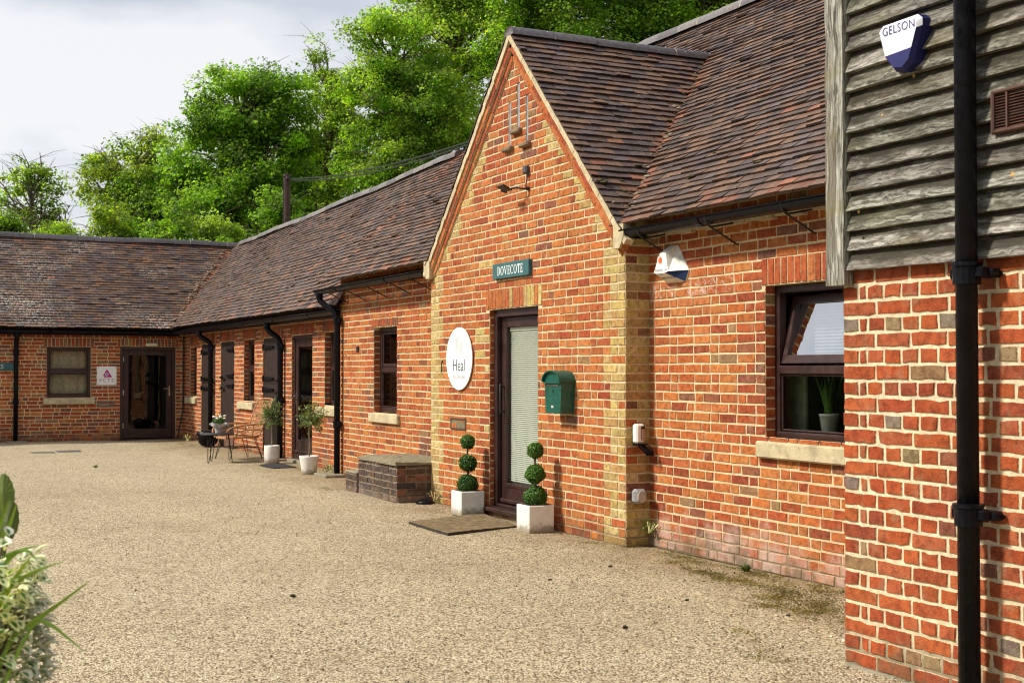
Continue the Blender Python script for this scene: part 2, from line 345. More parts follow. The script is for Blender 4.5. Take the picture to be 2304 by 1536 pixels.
# ------------------------------------------------------------------ palettes
def jitc(c, a=.10):
    k = 1 + random.uniform(-a, a); return tuple(max(.004, x * k * (1 + random.uniform(-.05, .05))) for x in c)
ORANGE = [(.49, .155, .040), (.46, .138, .036), (.43, .118, .032), (.50, .180, .052), (.41, .115, .038), (.47, .160, .048)]
REDS = [(.38, .085, .028), (.34, .074, .026), (.30, .068, .028), (.41, .095, .030)]
DARK = [(.24, .085, .048), (.20, .085, .058), (.27, .095, .046), (.29, .17, .08)]
YELL = [(.52, .39, .14), (.48, .35, .115), (.44, .32, .125), (.55, .43, .19), (.45, .28, .10)]
def pick(*w):
    r = random.random() * sum(x[1] for x in w)
    for p, q in w:
        r -= q
        if r <= 0: return jitc(random.choice(p))
    return jitc(random.choice(w[-1][0]))

# ------------------------------------------------------------------ brick laying
def clip_poly(poly, clip):
    def inside(p, a, b): return (b[0] - a[0]) * (p[1] - a[1]) - (b[1] - a[1]) * (p[0] - a[0]) >= -1e-9
    def inter(p, q, a, b):
        x1, y1, x2, y2 = *p, *q; x3, y3, x4, y4 = *a, *b
        d = (x1 - x2) * (y3 - y4) - (y1 - y2) * (x3 - x4)
        if abs(d) < 1e-12: return q
        t = ((x1 - x3) * (y3 - y4) - (y1 - y3) * (x3 - x4)) / d; return (x1 + t * (x2 - x1), y1 + t * (y2 - y1))
    out = list(poly)
    for i in range(len(clip)):
        a, b = clip[i], clip[(i + 1) % len(clip)]; src = out; out = []
        for j in range(len(src)):
            p, q = src[j - 1], src[j]
            if inside(q, a, b):
                if not inside(p, a, b): out.append(inter(p, q, a, b))
                out.append(q)
            elif inside(p, a, b): out.append(inter(p, q, a, b))
        if not out: return []
    return out
def one_brick(mb, M, poly, col, proud=.006, jit=.002, bev=.004, fine=False):
    if len(poly) < 3: return
    xs = [p[0] for p in poly]; zs = [p[1] for p in poly]
    if max(xs) - min(xs) < .012 or max(zs) - min(zs) < .012: return
    cx, cz = (max(xs) + min(xs)) / 2, (max(zs) + min(zs)) / 2
    if fine:
        q = []
        for i in range(len(poly)):
            a, b = poly[i], poly[(i + 1) % len(poly)]; L = math.hypot(b[0] - a[0], b[1] - a[1]); n = max(1, int(L / .045))
            for k in range(n): q.append((a[0] + (b[0] - a[0]) * k / n, a[1] + (b[1] - a[1]) * k / n))
        poly = q
    g = random.gauss
    poly = [(u + g(0, jit), z + g(0, jit)) for u, z in poly]
    if fine and random.random() < .3:
        i = random.randrange(len(poly)); u, z = poly[i]; poly[i] = (u + (cx - u) * .08, z + (cz - z) * .22)
    n = len(poly); d = proud + random.uniform(-.0025, .0025); tl, tz = random.uniform(-.012, .012), random.uniform(-.02, .02)
    inner = []
    for u, z in poly:
        du = max(-bev, min(bev, (cx - u) * .5)); dz = max(-bev, min(bev, (cz - z) * .5)); inner.append((u + du, z + dz))
    vs = [M(u, z, 0) for u, z in poly] + [M(u, z, d + (u - cx) * tl + (z - cz) * tz) for u, z in inner]
    fs = [list(range(n, 2 * n))] + [(i, (i + 1) % n, (i + 1) % n + n, i + n) for i in range(n)]
    mb.add(vs, fs, col, 0, [0.0] * n + [1.0] * n)
def sub_iv(ivs, a, b):
    o = []
    for x, y in ivs:
        if b <= x or a >= y: o.append((x, y)); continue
        if a > x: o.append((x, a))
        if b < y: o.append((b, y))
    return o
def lay(mb, M, u0, u1, z0, z1, course, colf, holes=(), clip=None, bond='garden', breaks=None, joint=.0125, fine=False, jit=.002, proud=.006):
    n = int(math.ceil((z1 - z0) / course - 1e-6))
    for i in range(n):
        za = z0 + i * course + joint / 2; zb = min(z1, z0 + (i + 1) * course) - joint / 2
        if zb - za < .02: continue
        zm = (za + zb) / 2; ivs = [(u0, u1)]
        for h in holes:
            if h[2] < zm < h[3]: ivs = sub_iv(ivs, h[0], h[1])
        if breaks:
            br = breaks(i, zm)
            for b in br:
                nv = []
                for a, c in ivs:
                    if a + .03 < b < c - .03: nv += [(a, b), (b, c)]
                    else: nv.append((a, c))
                ivs = nv
        for a, b in ivs:
            seq = []; x = a; k = random.randrange(3)
            if bond == 'english':
                if i % 2 == 0: w = [.235] * 60
                else: w = [.112, .058] + [.1175] * 120
            elif bond == 'header': w = [.115] * 120
            else: w = [(.112 if (j + k + i) % 3 == 0 else .23) for j in range(120)]
            if bond != 'english' and bond != 'header' and i % 2: w = [.115] + w
            j = 0
            while x < b - .02:
                ww = w[j] * random.uniform(.96, 1.04); j += 1
                if b - (x + ww) < .05: ww = b - x
                seq.append((x, x + ww)); x += ww
            for p, q in seq:
                q = min(q, b)
                poly = [(p + joint / 2 if p > a + 1e-6 else p, za), (q - joint / 2 if q < b - 1e-6 else q, za), (q - joint / 2 if q < b - 1e-6 else q, zb), (p + joint / 2 if p > a + 1e-6 else p, zb)]
                if p <= a + 1e-6 and abs(a - u0) > 1e-6: poly = [(max(poly[0][0], a + joint / 2 * (0 if any(abs(a - h[1]) < 1e-6 for h in holes) else 1)), za), poly[1], poly[2], (max(poly[3][0], a + joint / 2 * (0 if any(abs(a - h[1]) < 1e-6 for h in holes) else 1)), zb)]
                if clip: poly = clip_poly(poly, clip)
                if poly: one_brick(mb, M, poly, colf((p + q) / 2, zm, i, q - p), proud, jit, fine=fine)
def sheet(mb, M, u0, u1, z0, z1, holes=(), clip=None, d=0.0, mi=1):
    us = sorted({u0, u1, *[min(max(x, u0), u1) for h in holes for x in h[:2]]}); zs = sorted({z0, z1, *[min(max(x, z0), z1) for h in holes for x in h[2:4]]})
    for a, b in zip(us, us[1:]):
        for c, e in zip(zs, zs[1:]):
            um, zm = (a + b) / 2, (c + e) / 2
            if any(h[0] < um < h[1] and h[2] < zm < h[3] for h in holes): continue
            poly = [(a, c), (b, c), (b, e), (a, e)]
            if clip: poly = clip_poly(poly, clip)
            if len(poly) > 2: mb.add([M(u, z, d) for u, z in poly], [list(range(len(poly)))], (1, 1, 1), mi)
def soldier(mb, M, u0, u1, z0, z1, colf, w=.075, lean=0.0):
    n = max(3, int(round((u1 - u0) / w))); ww = (u1 - u0) / n
    for i in range(n):
        a, b = u0 + i * ww + .005, u0 + (i + 1) * ww - .005; t = ((i + .5) / n - .5) * lean
        one_brick(mb, M, [(a, z0 + .006), (b, z0 + .006), (b + t, z1 - .004), (a + t, z1 - .004)], colf(), .008, .0015)
def MX(X):   # wall facing -X: u = world y
    return lambda u, z, d: (X - d, u, z)
def MY(Y):   # wall facing -Y: u = world x
    return lambda u, z, d: (u, Y - d, z)
def jamb(mb, X, y, z0, z1, depth, colf, course, zb=0.0):   # reveal at the far side of an opening: faces -Y
    M = MY(y); n0 = int(math.ceil((z0 - zb) / course - .01))
    sheet(mb, M, X, X + depth, z0, z1)
    z = z0
    while z < z1 - .03:
        one_brick(mb, M, [(X + .001, z + .005), (X + depth, z + .005), (X + depth, min(z + course, z1) - .005), (X + .001, min(z + course, z1) - .005)], colf(), .004, .0015); z += course
def reveal_rest(mb, X, y0, y1, z0, z1, depth, mi=1):       # near jamb and soffit
    mb.quad((X, y0, z0), (X + depth, y0, z0), (X + depth, y0, z1), (X, y0, z1), (1, 1, 1), mi)
    mb.quad((X, y0, z1), (X + depth, y0, z1), (X + depth, y1, z1), (X, y1, z1), (1, 1, 1), mi)

# ------------------------------------------------------------------ roof tiles
TILES = [(0.120, 0.070, 0.049), (0.100, 0.060, 0.047), (0.144, 0.084, 0.057), (0.083, 0.058, 0.052), (0.107, 0.079, 0.073), (0.152, 0.082, 0.052), (0.073, 0.050, 0.042), (0.171, 0.098, 0.061)]
TREDS = [(.22, .085, .048), (.17, .075, .046), (.27, .11, .06)]
def tile_roof(mb, O, A, B, La, Lb, keep=None, colf=None, gauge=.089, width=.163, warp=None, seed=1):
    O, A, B = Vector(O), Vector(A).normalized(), Vector(B).normalized(); Nn = A.cross(B)
    if Nn.z < 0: Nn = -Nn
    rows = int(Lb / gauge); cols = int(La / width) + 1; rd = random.Random(seed)
    f1, f2 = rd.uniform(1, 1.6), rd.uniform(2.5, 4)
    for r in range(rows):
        b0 = r * gauge; off = (r % 2) * width / 2 + rd.uniform(-.006, .006); ph = rd.uniform(0, 6)
        for c in range(-1, cols):
            a0 = c * width + off; a1 = a0 + width - .003
            a0 = max(a0, 0); a1 = min(a1, La)
            if a1 - a0 < .03: continue
            am = (a0 + a1) / 2
            w = warp(am, b0) if warp else 0.0
            C = O + A * am + B * (b0 + .05) + Vector((0, 0, w))
            if keep and not keep(C): continue
            col = colf(am, b0, C, rd) if colf else rd.choice(TILES)
            h = .030 + rd.uniform(-.004, .007) + .004 * math.sin(am * f1 * 2 + ph) + (.012 if rd.random() < .02 else 0)
            db0, db1 = rd.uniform(-.004, .004), rd.uniform(-.004, .004); tl = rd.uniform(-.003, .003)
            up = 1.32 * gauge
            def P(a, b, hh): return O + A * a + B * b + Nn * hh + Vector((0, 0, warp(a, b) if warp else 0))
            v = [P(a0, b0 + db0, h + tl), P(a1, b0 + db1, h - tl), P(a1, b0 + up, .010), P(a0, b0 + up, .010),
                 P(a0, b0 + db0, h + tl - .019), P(a1, b0 + db1, h - tl - .019)]
            mb.add(v, [(0, 1, 2, 3), (4, 5, 1, 0), (4, 0, 3), (5, 2, 1)], [col, tuple(x * .45 for x in col), tuple(x * .5 for x in col), tuple(x * .5 for x in col)])  # tail and side colours darkened to draw the shadow gaps between rows
def tcol(red=.05, spots=()):
    def f(a, b, C, rd):
        p = red
        for s in spots: p = max(p, s(a, b, C))
        c = rd.choice(TREDS) if rd.random() < p else rd.choice(TILES)
        k = rd.uniform(.84, 1.18); return tuple(x * k for x in c)
    return f
def ridge_tiles(mb, p0, p1, r=.115, seg=.34, sag=None, seed=3):
    rd = random.Random(seed); p0, p1 = Vector(p0), Vector(p1); L = (p1 - p0).length; t = (p1 - p0) / L; n = int(L / seg); s = L / n
    side = t.cross(Vector((0, 0, 1))).normalized(); up = side.cross(t)
    for i in range(n):
        a, b = p0 + t * (i * s + .004), p0 + t * ((i + 1) * s - .004); dz = rd.uniform(-.006, .006); k = rd.uniform(.75, 1.2); base = rd.choice([(.20, .185, .19), (.22, .20, .195), (.175, .16, .165)])
        col = tuple(x * k for x in base); ra, rb = r + rd.uniform(-.003, .003), r + rd.uniform(-.003, .003)
        sa = sag(i / n) if sag else 0; sb = sag((i + 1) / n) if sag else 0
        vs = []
        for q, rr, sg in ((a, ra, sa), (b, rb, sb)):
            for j in range(9):
                an = R_(-8 + 196 * j / 8); vs.append(q + side * rr * math.cos(an) + up * (rr * math.sin(an) * .85 - .06 + dz + sg))
        mb.add(vs, [(j, j + 1, j + 10, j + 9) for j in range(8)] + [list(range(9)), list(range(9, 18))], col)
        v2 = []                               # pale mortar joint between two ridge tiles
        for q in (b - t * .006, b + t * .012):
            for j in range(9):
                an = R_(-8 + 196 * j / 8); v2.append(q + side * (r - .002) * math.cos(an) + up * ((r - .002) * math.sin(an) * .85 - .06 + sb))
        mb.add(v2, [(j, j + 1, j + 10, j + 9) for j in range(8)], (.42, .37, .27) if rd.random() < .45 else (.12, .11, .10))

# ------------------------------------------------------------------ rainwater goods
def gutter(parent, pa, pb, r=.062, stays=(), wallx=None, axis='y', name='gutter'):
    pa, pb = Vector(pa), Vector(pb); mb = MB(); t = (pb - pa).normalized(); s = t.cross(Vector((0, 0, 1)))
    def prof(q, rr): return [q + s * rr * math.cos(R_(180 + 180 * j / 10)) + Vector((0, 0, rr * math.sin(R_(180 + 180 * j / 10)))) for j in range(11)]
    for rr in (r, r - .006):
        v = prof(pa, rr) + prof(pb, rr); mb.add(v, [(j, j + 1, j + 12, j + 11) for j in range(10)])
    for q in (pa, pb): v = prof(q, r); mb.add(v, [list(range(11))])
    L = (pb - pa).length; k = 1.2
    while k < L:                               # union joints
        q = pa + t * k; v = prof(q - t * .035, r + .006) + prof(q + t * .035, r + .006); mb.add(v, [(j, j + 1, j + 12, j + 11) for j in range(10)] + [list(range(11)), list(range(11, 22))]); k += 1.83
    for q in (pa, pb):
        for sd in (1, -1): mb.tube([pa + s * r * sd, pb + s * r * sd], .008, 6)
    g = obj(name, mb, M_black, parent, True)
    for y in stays:
        m = MB(); z = pa.z
        m.tube([(pa.x - r, y, z + .01), (pa.x - r * .7, y, z - r * .75), (pa.x, y, z - r - .004), (pa.x + .03, y, z - r), (wallx, y - .02, z - .02)], .007, 6)
        m.tube([(pa.x - .02, y, z - r), (wallx - .02, y - .015, z - .19), (wallx + .01, y - .015, z - .19)], .0075, 6)
        obj('gutter_bracket', m, M_iron, g)
    return g
def smooth_path(pts, it=2):
    for _ in range(it):
        o = [pts[0]]
        for a, b in zip(pts, pts[1:]):
            a, b = Vector(a), Vector(b); o += [a * .75 + b * .25, a * .25 + b * .75]
        o.append(pts[-1]); pts = o
    return pts
def downpipe(parent, gp, wp, zt, zbot, r=.042, collars=(), shoe=True, name='downpipe'):
    mb = MB(); gp = Vector(gp)
    path = [gp, gp + Vector((0, 0, -.13)), (wp[0], wp[1], zt + .06), (wp[0], wp[1], zt - .15)] if (gp - Vector((wp[0], wp[1], gp.z))).length > .02 else [gp, (wp[0], wp[1], zt)]
    mb.tube(smooth_path(path, 2) + [(wp[0], wp[1], zbot)], r, 14)
    o = obj(name, mb, M_black, parent, True)
    for z in collars:
        c = MB(); c.lathe([(r, -.05), (r + .012, -.045), (r + .013, .03), (r + .02, .034), (r + .02, .05), (r, .054)], (wp[0], wp[1], z), 14)
        c.box((wp[0] - .012, wp[1] - r - .045, z - .02), (wp[0] + .045, wp[1] + r + .045, z + .03), bev=.008); obj('collar', c, M_black, o, False)
    c = MB(); c.lathe([(r, -.03), (r + .010, -.03), (r + .010, .05), (r, .05)], (gp.x, gp.y, gp.z - .05), 14); obj('outlet', c, M_black, o, False)
    return o

# ------------------------------------------------------------------ windows
def frame_ring(mb, M, u0, u1, z0, z1, w, d0, d1, wb=None):
    wb = wb or w
    def bx(a, b, c, e):
        p = [M(a, c, d0), M(b, e, d1)]; lo = tuple(min(p[0][i], p[1][i]) for i in range(3)); hi = tuple(max(p[0][i], p[1][i]) for i in range(3)); mb.box(lo, hi, bev=.006)
    bx(u0, u0 + w, z0, z1); bx(u1 - w, u1, z0, z1); bx(u0 + w + .0005, u1 - w - .0005, z1 - w, z1); bx(u0 + w + .0005, u1 - w - .0005, z0, z0 + wb)
def mbox(mb, M, u0, u1, z0, z1, d0, d1, bev=.004, col=(1, 1, 1)):
    p = [M(u0, z0, d0), M(u1, z1, d1)]; mb.box(tuple(min(p[0][i], p[1][i]) for i in range(3)), tuple(max(p[0][i], p[1][i]) for i in range(3)), col, bev=bev)
def pane(parent, M, u0, u1, z0, z1, d, m=None, name='pane'):
    mb = MB(); mb.add([M(u0, z0, d), M(u0, z1, d), M(u1, z1, d), M(u1, z0, d)], [(0, 1, 2, 3)]); return obj(name, mb, m or M_glass, parent)
def window(parent, M, u0, u1, z0, z1, rec=.10, sill=None, top_open=False, mid=.5, curtain=None):
    mb = MB(); d = -rec
    frame_ring(mb, M, u0, u1, z0, z1, .055, d, d - .07, .065)
    zm = z0 + (z1 - z0) * mid
    mbox(mb, M, u0 + .056, u1 - .056, zm - .03, zm + .03, d + .002, d - .06)
    w = obj('window', mb, M_paint, parent)
    s = MB()
    if not top_open: frame_ring(s, M, u0 + .058, u1 - .058, zm + .032, z1 - .058, .035, d - .012, d - .05, .05); obj('sash', s, M_paint, w); pane(w, M, u0 + .08, u1 - .08, zm + .06, z1 - .08, d - .03)
    b = MB(); frame_ring(b, M, u0 + .057, u1 - .057, z0 + .067, zm - .032, .016, d - .014, d - .045); obj('glazing_bead', b, M_paint, w)
    pane(w, M, u0 + .06, u1 - .06, z0 + .07, zm - .03, d - .03)
    if sill:
        sm = MB(); mbox(sm, M, sill[0], sill[1], sill[2], sill[3], .055, -rec - .03, .012); obj('sill', sm, M_stone, w)
    if curtain:
        cm = MB(); n = 26
        for i in range(n):
            a, b2 = u0 + .03 + (u1 - u0 - .06) * i / n, u0 + .03 + (u1 - u0 - .06) * (i + 1) / n
            d1, d2 = -rec - .14 - .012 * math.sin(i * 1.3), -rec - .14 - .012 * math.sin((i + 1) * 1.3)
            cm.add([M(a, z0 - .02, d1), M(b2, z0 - .02, d2), M(b2, z1, d2), M(a, z1, d1)], [(0, 1, 2, 3)], curtain)
        obj('curtain', cm, M_colr, w)
    return w

# ================================================================== SETTING: ground
g = MB(); g.quad((-400, -400, -.12), (400, -400, -.12), (400, 400, -.12), (-400, 400, -.12))
tag(obj('ground', g, simple('meadow soil', (.10, .12, .04), .95, var=.3, nscale=2)), kind='structure')
g = MB(); nx, ny = 60, 110; X0, X1, Y0, Y1 = -9.0, 7.0, -9.0, 29.0
def gz(x, y): return .012 * math.sin(x * 1.3 + y * .7) * math.sin(y * .9 - x * .4) + .006 * math.sin(x * 4.1 + 1) * math.sin(y * 3.3)
vs = [(X0 + (X1 - X0) * i / nx, Y0 + (Y1 - Y0) * j / ny, gz(X0 + (X1 - X0) * i / nx, Y0 + (Y1 - Y0) * j / ny)) for j in range(ny + 1) for i in range(nx + 1)]
g.add(vs, [(j * (nx + 1) + i, j * (nx + 1) + i + 1, (j + 1) * (nx + 1) + i + 1, (j + 1) * (nx + 1) + i) for j in range(ny) for i in range(nx)])
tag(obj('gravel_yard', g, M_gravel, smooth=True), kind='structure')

# ================================================================== GABLED BUILDING
C1 = .0765
GB = thing('gabled_building', (7.5, 11, 0), 'orange brick building with a steep gabled porch bay, pale brick quoins and a glazed door', 'building')
APY, APZ, GL, GR, SL = 11.31, 4.80, 13.39, 9.235, 1.025
def qw(i): return .35 if (i // 3) % 2 == 0 else .235
def gab_breaks(i, z):
    if z < 2.65: return [GR + qw(i), GL - qw(i)]
    h = (4.78 - z) / 1.02; w = .37 + .12 * ((i // 2) % 2)
    return [APY - h + w, APY + h - w] if z < 3.85 and h > w else []
def gab_col(u, z, i, w):
    if z < 2.65:
        if u < GR + qw(i) or u > GL - qw(i): return pick((YELL, 8), (ORANGE, .7))
        if abs(u - 11.95) < .16: return pick((ORANGE, 4), (REDS, 3), (YELL, 1.2))
        if z > 2.25 and abs(u - 11.3) < 1.0: return pick((ORANGE, 6), (DARK, 1.4), (REDS, 2))
        return pick((ORANGE, 9), (REDS, 1.2), (DARK, .15))
    h = (4.78 - z) / 1.02
    if z < 3.85 and h - abs(u - APY) < .36 + .12 * ((i // 2) % 2): return pick((YELL, 8), (ORANGE, 1.8))
    if z > 3.55: return pick((REDS, 5), (ORANGE, 4), (DARK, 2.5))
    return pick((ORANGE, 8), (REDS, 1.0), (DARK, .2))
clipg = [(GR, 0), (GL, 0), (GL, 2.66), (APY, 4.76), (GR, 2.66)]
DOOR = (10.80, 11.87, 0.0, 2.09)
SLOTS = [(11.375, 11.435, 3.69, 4.13), (11.185, 11.245, 3.84, 4.29), (11.0, 11.06, 3.68, 4.14)]
mb = MB(); M = MX(5.68)
lay(mb, M, GR, GL, 0, 4.8, C1, gab_col, [DOOR, (10.715, 11.945, 2.09, 2.295)] + SLOTS, clipg, breaks=gab_breaks)
sheet(mb, M, GR, GL, 0, 4.78, [DOOR] + SLOTS, clipg)
soldier(mb, M, 10.715, 11.945, 2.09, 2.297, lambda: pick((ORANGE, 6), (YELL, .9)), .078)
jamb(mb, 5.68, 11.87, 0.1, 2.09, .06, lambda: pick((ORANGE, 3), (REDS, 3)), C1)
reveal_rest(mb, 5.68, 10.80, 11.87, .0, 2.09, .2)
for s in SLOTS: reveal_rest(mb, 5.68, s[0], s[1], s[2], s[3], .12); mb.quad((5.68, s[1], s[2]), (5.80, s[1], s[2]), (5.80, s[1], s[3]), (5.68, s[1], s[3]), (1, 1, 1), 1)
mb.quad((5.68, GL, 0), (5.92, GL, 0), (5.92, GL, 2.66), (5.68, GL, 2.66), (1, 1, 1), 1)
# shaded return of the bay (faces the camera)
def ret_col(u, z, i, w): return pick((YELL, 6), (DARK, 1.2), (ORANGE, 1.2))
def ret_breaks(i, z): return [5.795] if i % 2 else []
lay(mb, MY(GR), 5.68, 5.92, 0, 2.75, C1, ret_col, breaks=ret_breaks, bond='english', joint=.012)
sheet(mb, MY(GR), 5.68, 5.92, 0, 2.75)
obj('gable_wall', mb, [M_brick, M_mortar], GB)
# rake courses, cream fillet and kneelers
rk = MB(); fil = MB()
for sg in (1, -1):
    L = math.hypot(2.17, 2.17 * SL); dy, dz = sg * 2.17 / L, -2.17 * SL / L; ny_, nz_ = -sg * (-dz), -(sg * dy)   # inward normal, below the tiles
    ny_, nz_ = dz * sg, -abs(dy)
    def RP(s, o, d): return (5.68 - d, APY + dy * s + ny_ * o, APZ - .03 + dz * s + nz_ * o)
    for o0, o1, pr, pal in ((.10, .165, .020, ((ORANGE, 4), (REDS, 2))), (.036, .096, .045, ((REDS, 4), (ORANGE, 3)))):
        s = .06 + o0 * .9
        while s < L - .02:
            e = min(s + random.uniform(.215, .235), L - .015)
            rk.prism([RP(s + .004, o0, -.02), RP(e - .004, o0, -.02), RP(e - .004, o1, -.02), RP(s + .004, o1, -.02)], (-pr - .02, 0, 0), pick(*pal)); s = e
        fil.prism([RP(.05, o0 - .001, -.02), RP(L - .02, o0 - .001, -.02), RP(L - .02, o1 + .006, -.02), RP(.05, o1 + .006, -.02)], (-pr - .014, 0, 0))
    n = 30
    for i in range(n):
        s0, s1 = L * i / n, L * (i + 1) / n; a, b = random.uniform(-.004, .004), random.uniform(-.004, .004)
        fil.prism([RP(s0, -.022 + a, -.02), RP(s1, -.022 + b, -.02), RP(s1, .034 + b, -.02), RP(s0, .034 + a, -.02)], (-.080 + a, 0, 0))
for o_ in (rk,): obj('rake_brick', o_, M_brick, GB)
obj('mortar_fillet', fil, M_cream, GB)
for sg, y in ((1, GL), (-1, GR)):
    k = MB(); y0 = y - sg * .09; y1 = y + sg * .075
    k.prism([(5.70, y0, 2.70), (5.70, y1, 2.70), (5.70, y1, 2.60), (5.70, y1 - sg * .05, 2.52), (5.70, y + sg * .01, 2.50), (5.70, y0, 2.50)], (-.085, 0, 0))
    obj('kneeler', k, M_stone, GB)
# window wall (right) and flank wall (left)
mb = MB(); M = MX(5.92); WIN = (6.58, 7.665, .965, 2.10)
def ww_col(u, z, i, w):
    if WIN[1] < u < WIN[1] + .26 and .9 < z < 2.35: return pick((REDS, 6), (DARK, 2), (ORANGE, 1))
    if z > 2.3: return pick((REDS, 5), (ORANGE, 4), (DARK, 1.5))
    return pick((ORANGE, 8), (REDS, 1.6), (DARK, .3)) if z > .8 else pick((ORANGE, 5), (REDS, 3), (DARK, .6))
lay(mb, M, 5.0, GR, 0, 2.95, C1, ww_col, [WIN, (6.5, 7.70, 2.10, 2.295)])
sheet(mb, M, 5.0, GR, 0, 2.95, [WIN])
soldier(mb, M, 6.5, 7.70, 2.10, 2.30, lambda: pick((REDS, 6), (ORANGE, 2)), .076)
jamb(mb, 5.92, 7.665, .965, 2.1, .09, lambda: pick((REDS, 5), (DARK, 2)), C1); reveal_rest(mb, 5.92, 6.58, 7.665, .965, 2.10, .2)
obj('wall', mb, [M_brick_salt, M_mortar], GB)
mb = MB(); FW = (15.05, 15.88, .93, 2.03)
def fl_col(u, z, i, w):
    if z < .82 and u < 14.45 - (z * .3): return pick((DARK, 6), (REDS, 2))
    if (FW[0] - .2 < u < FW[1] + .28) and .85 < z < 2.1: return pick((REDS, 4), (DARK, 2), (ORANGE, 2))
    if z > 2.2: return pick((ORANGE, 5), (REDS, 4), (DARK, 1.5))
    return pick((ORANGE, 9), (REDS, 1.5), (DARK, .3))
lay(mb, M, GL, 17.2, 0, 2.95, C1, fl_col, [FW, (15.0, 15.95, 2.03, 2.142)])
sheet(mb, M, GL, 17.2, 0, 2.95, [FW]); soldier(mb, M, 15.0, 15.95, 2.03, 2.145, lambda: pick((REDS, 5), (DARK, 2)), .072)
jamb(mb, 5.92, 15.88, .93, 2.03, .09, lambda: pick((REDS, 4), (DARK, 2)), C1); reveal_rest(mb, 5.92, 15.05, 15.88, .93, 2.03, .2)
for p in ([(5.92, 17.2, 0), (12, 17.2, 0), (12, 17.2, 2.9), (8.95, 17.2, 5.5), (5.92, 17.2, 2.9)],): mb.add(p, [list(range(5))], (1, 1, 1), 1)
mb.quad((12, 3, 0), (12, 17.2, 0), (12, 17.2, 2.9), (12, 3, 2.9), (1, 1, 1), 1); mb.add([(5.92, 5.0, 0), (12, 5.0, 0), (12, 5.0, 2.9), (8.95, 5.0, 5.5), (5.92, 5.0, 2.9)], [list(range(5))], (1, 1, 1), 1)
obj('wall', mb, [M_brick, M_mortar], GB)
# eaves mortar band
for a, b in ((5.1, GR - .01), (GL + .12, 17.2)):
    mb = MB(); n = 24
    for i in range(n): 
        y0, y1 = a + (b - a) * i / n, a + (b - a) * (i + 1) / n; k = random.uniform(-.012, .012); mb.box((5.87 + k, y0, 2.585 + k), (5.915, y1 - .001, 2.66))
    obj('eaves_course', mb, M_cream, GB)
# roofs
def main_z(x): return 2.69 + (x - 5.64) * .895
def gab_z(y): return APZ - SL * abs(y - APY)
ridgeX = 8.9; mb = MB(); Lb = math.hypot(ridgeX - 5.64, (ridgeX - 5.64) * .895)
def sp_valley(a, b, C):
    if C.y < APY + 3 and C.y > 8.5:
        d = C.z - gab_z(C.y)
        if d < .13: return .55
    return 0
def sp_verge(a, b, C): return .5 if C.y > 17.05 else (.22 if b < .12 else 0)
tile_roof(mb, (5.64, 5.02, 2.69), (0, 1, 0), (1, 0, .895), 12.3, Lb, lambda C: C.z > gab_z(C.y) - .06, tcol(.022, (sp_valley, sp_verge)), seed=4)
mb.quad((5.74, 5.02, 2.76), (5.74, 17.3, 2.76), (8.9, 17.3, main_z(8.9) - .015), (8.9, 5.02, main_z(8.9) - .015), (.03, .025, .02))
mb.quad((12.2, 5.02, 2.68), (12.2, 17.3, 2.68), (8.9, 17.3, main_z(8.9) - .0), (8.9, 5.02, main_z(8.9) - .0), (.1, .07, .06))
RF = obj('roof', mb, M_tile, GB)
mb = MB(); ridge_tiles(mb, (8.9, 5.02, main_z(8.9) + .045), (8.9, 17.3, main_z(8.9) + .045), .13, .42, seed=8); obj('ridge', mb, M_ridge, RF, True)
mb = MB(); Lg = math.hypot(2.17, 2.17 * SL)
for sg in (-1, 1):
    def sv(a, b, C): return .5 if C.z - main_z(C.x) < .11 else 0
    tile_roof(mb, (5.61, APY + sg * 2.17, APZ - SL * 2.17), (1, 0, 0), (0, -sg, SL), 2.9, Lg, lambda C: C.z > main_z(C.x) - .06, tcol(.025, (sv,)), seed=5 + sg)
    mb.quad((5.64, APY + sg * 2.15, gab_z(APY + 2.15) - .02), (8.4, APY + sg * 2.15, gab_z(APY + 2.15) - .02), (8.4, APY, APZ - .02), (5.64, APY, APZ - .02), (.03, .025, .02))
GRF = obj('gable_roof', mb, M_tile, GB)
mb = MB(); ridge_tiles(mb, (5.612, APY, APZ + .035), (8.02, APY, APZ + .035), .098, .42, seed=2); obj('ridge', mb, M_ridge, GRF, True)
# moss and mortar crumbs lying along the valley
mb = MB()
for i in range(46):
    t = random.random() ** 1.5; x = 5.75 + t * 2.0; z = main_z(x); y = APY - (APZ - z) / SL + random.gauss(0, .05); 
    c = random.choice([(.05, .045, .018), (.08, .06, .025), (.22, .18, .12), (.27, .23, .17), (.16, .08, .04)]); r = random.uniform(.012, .038)
    mb.ball((x, y, max(z, gab_z(y)) + .025), (r, r * 1.2, r * .55), 7, c, 0, .3)
for i in range(26):
    y = random.uniform(5.3, 9.0); x = random.uniform(5.9, 8.4); r = random.uniform(.012, .04); mb.ball((x, y, main_z(x) + .03), (r, r * 1.4, r * .5), 7, random.choice([(.05, .05, .02), (.08, .06, .03), (.16, .15, .11)]), 0, .3)
for i in range(16):
    x = random.uniform(5.65, 6.6); y = random.uniform(9.25, 9.9); r = random.uniform(.015, .06)
    if gab_z(y) > main_z(x): mb.ball((x, y, gab_z(y) + .02), (r, r * 1.2, r * .4), 7, random.choice([(.05, .045, .02), (.30, .26, .2), (.09, .06, .03)]), 0, .3)
tag(obj('moss', mb, M_colr, RF), kind='stuff')
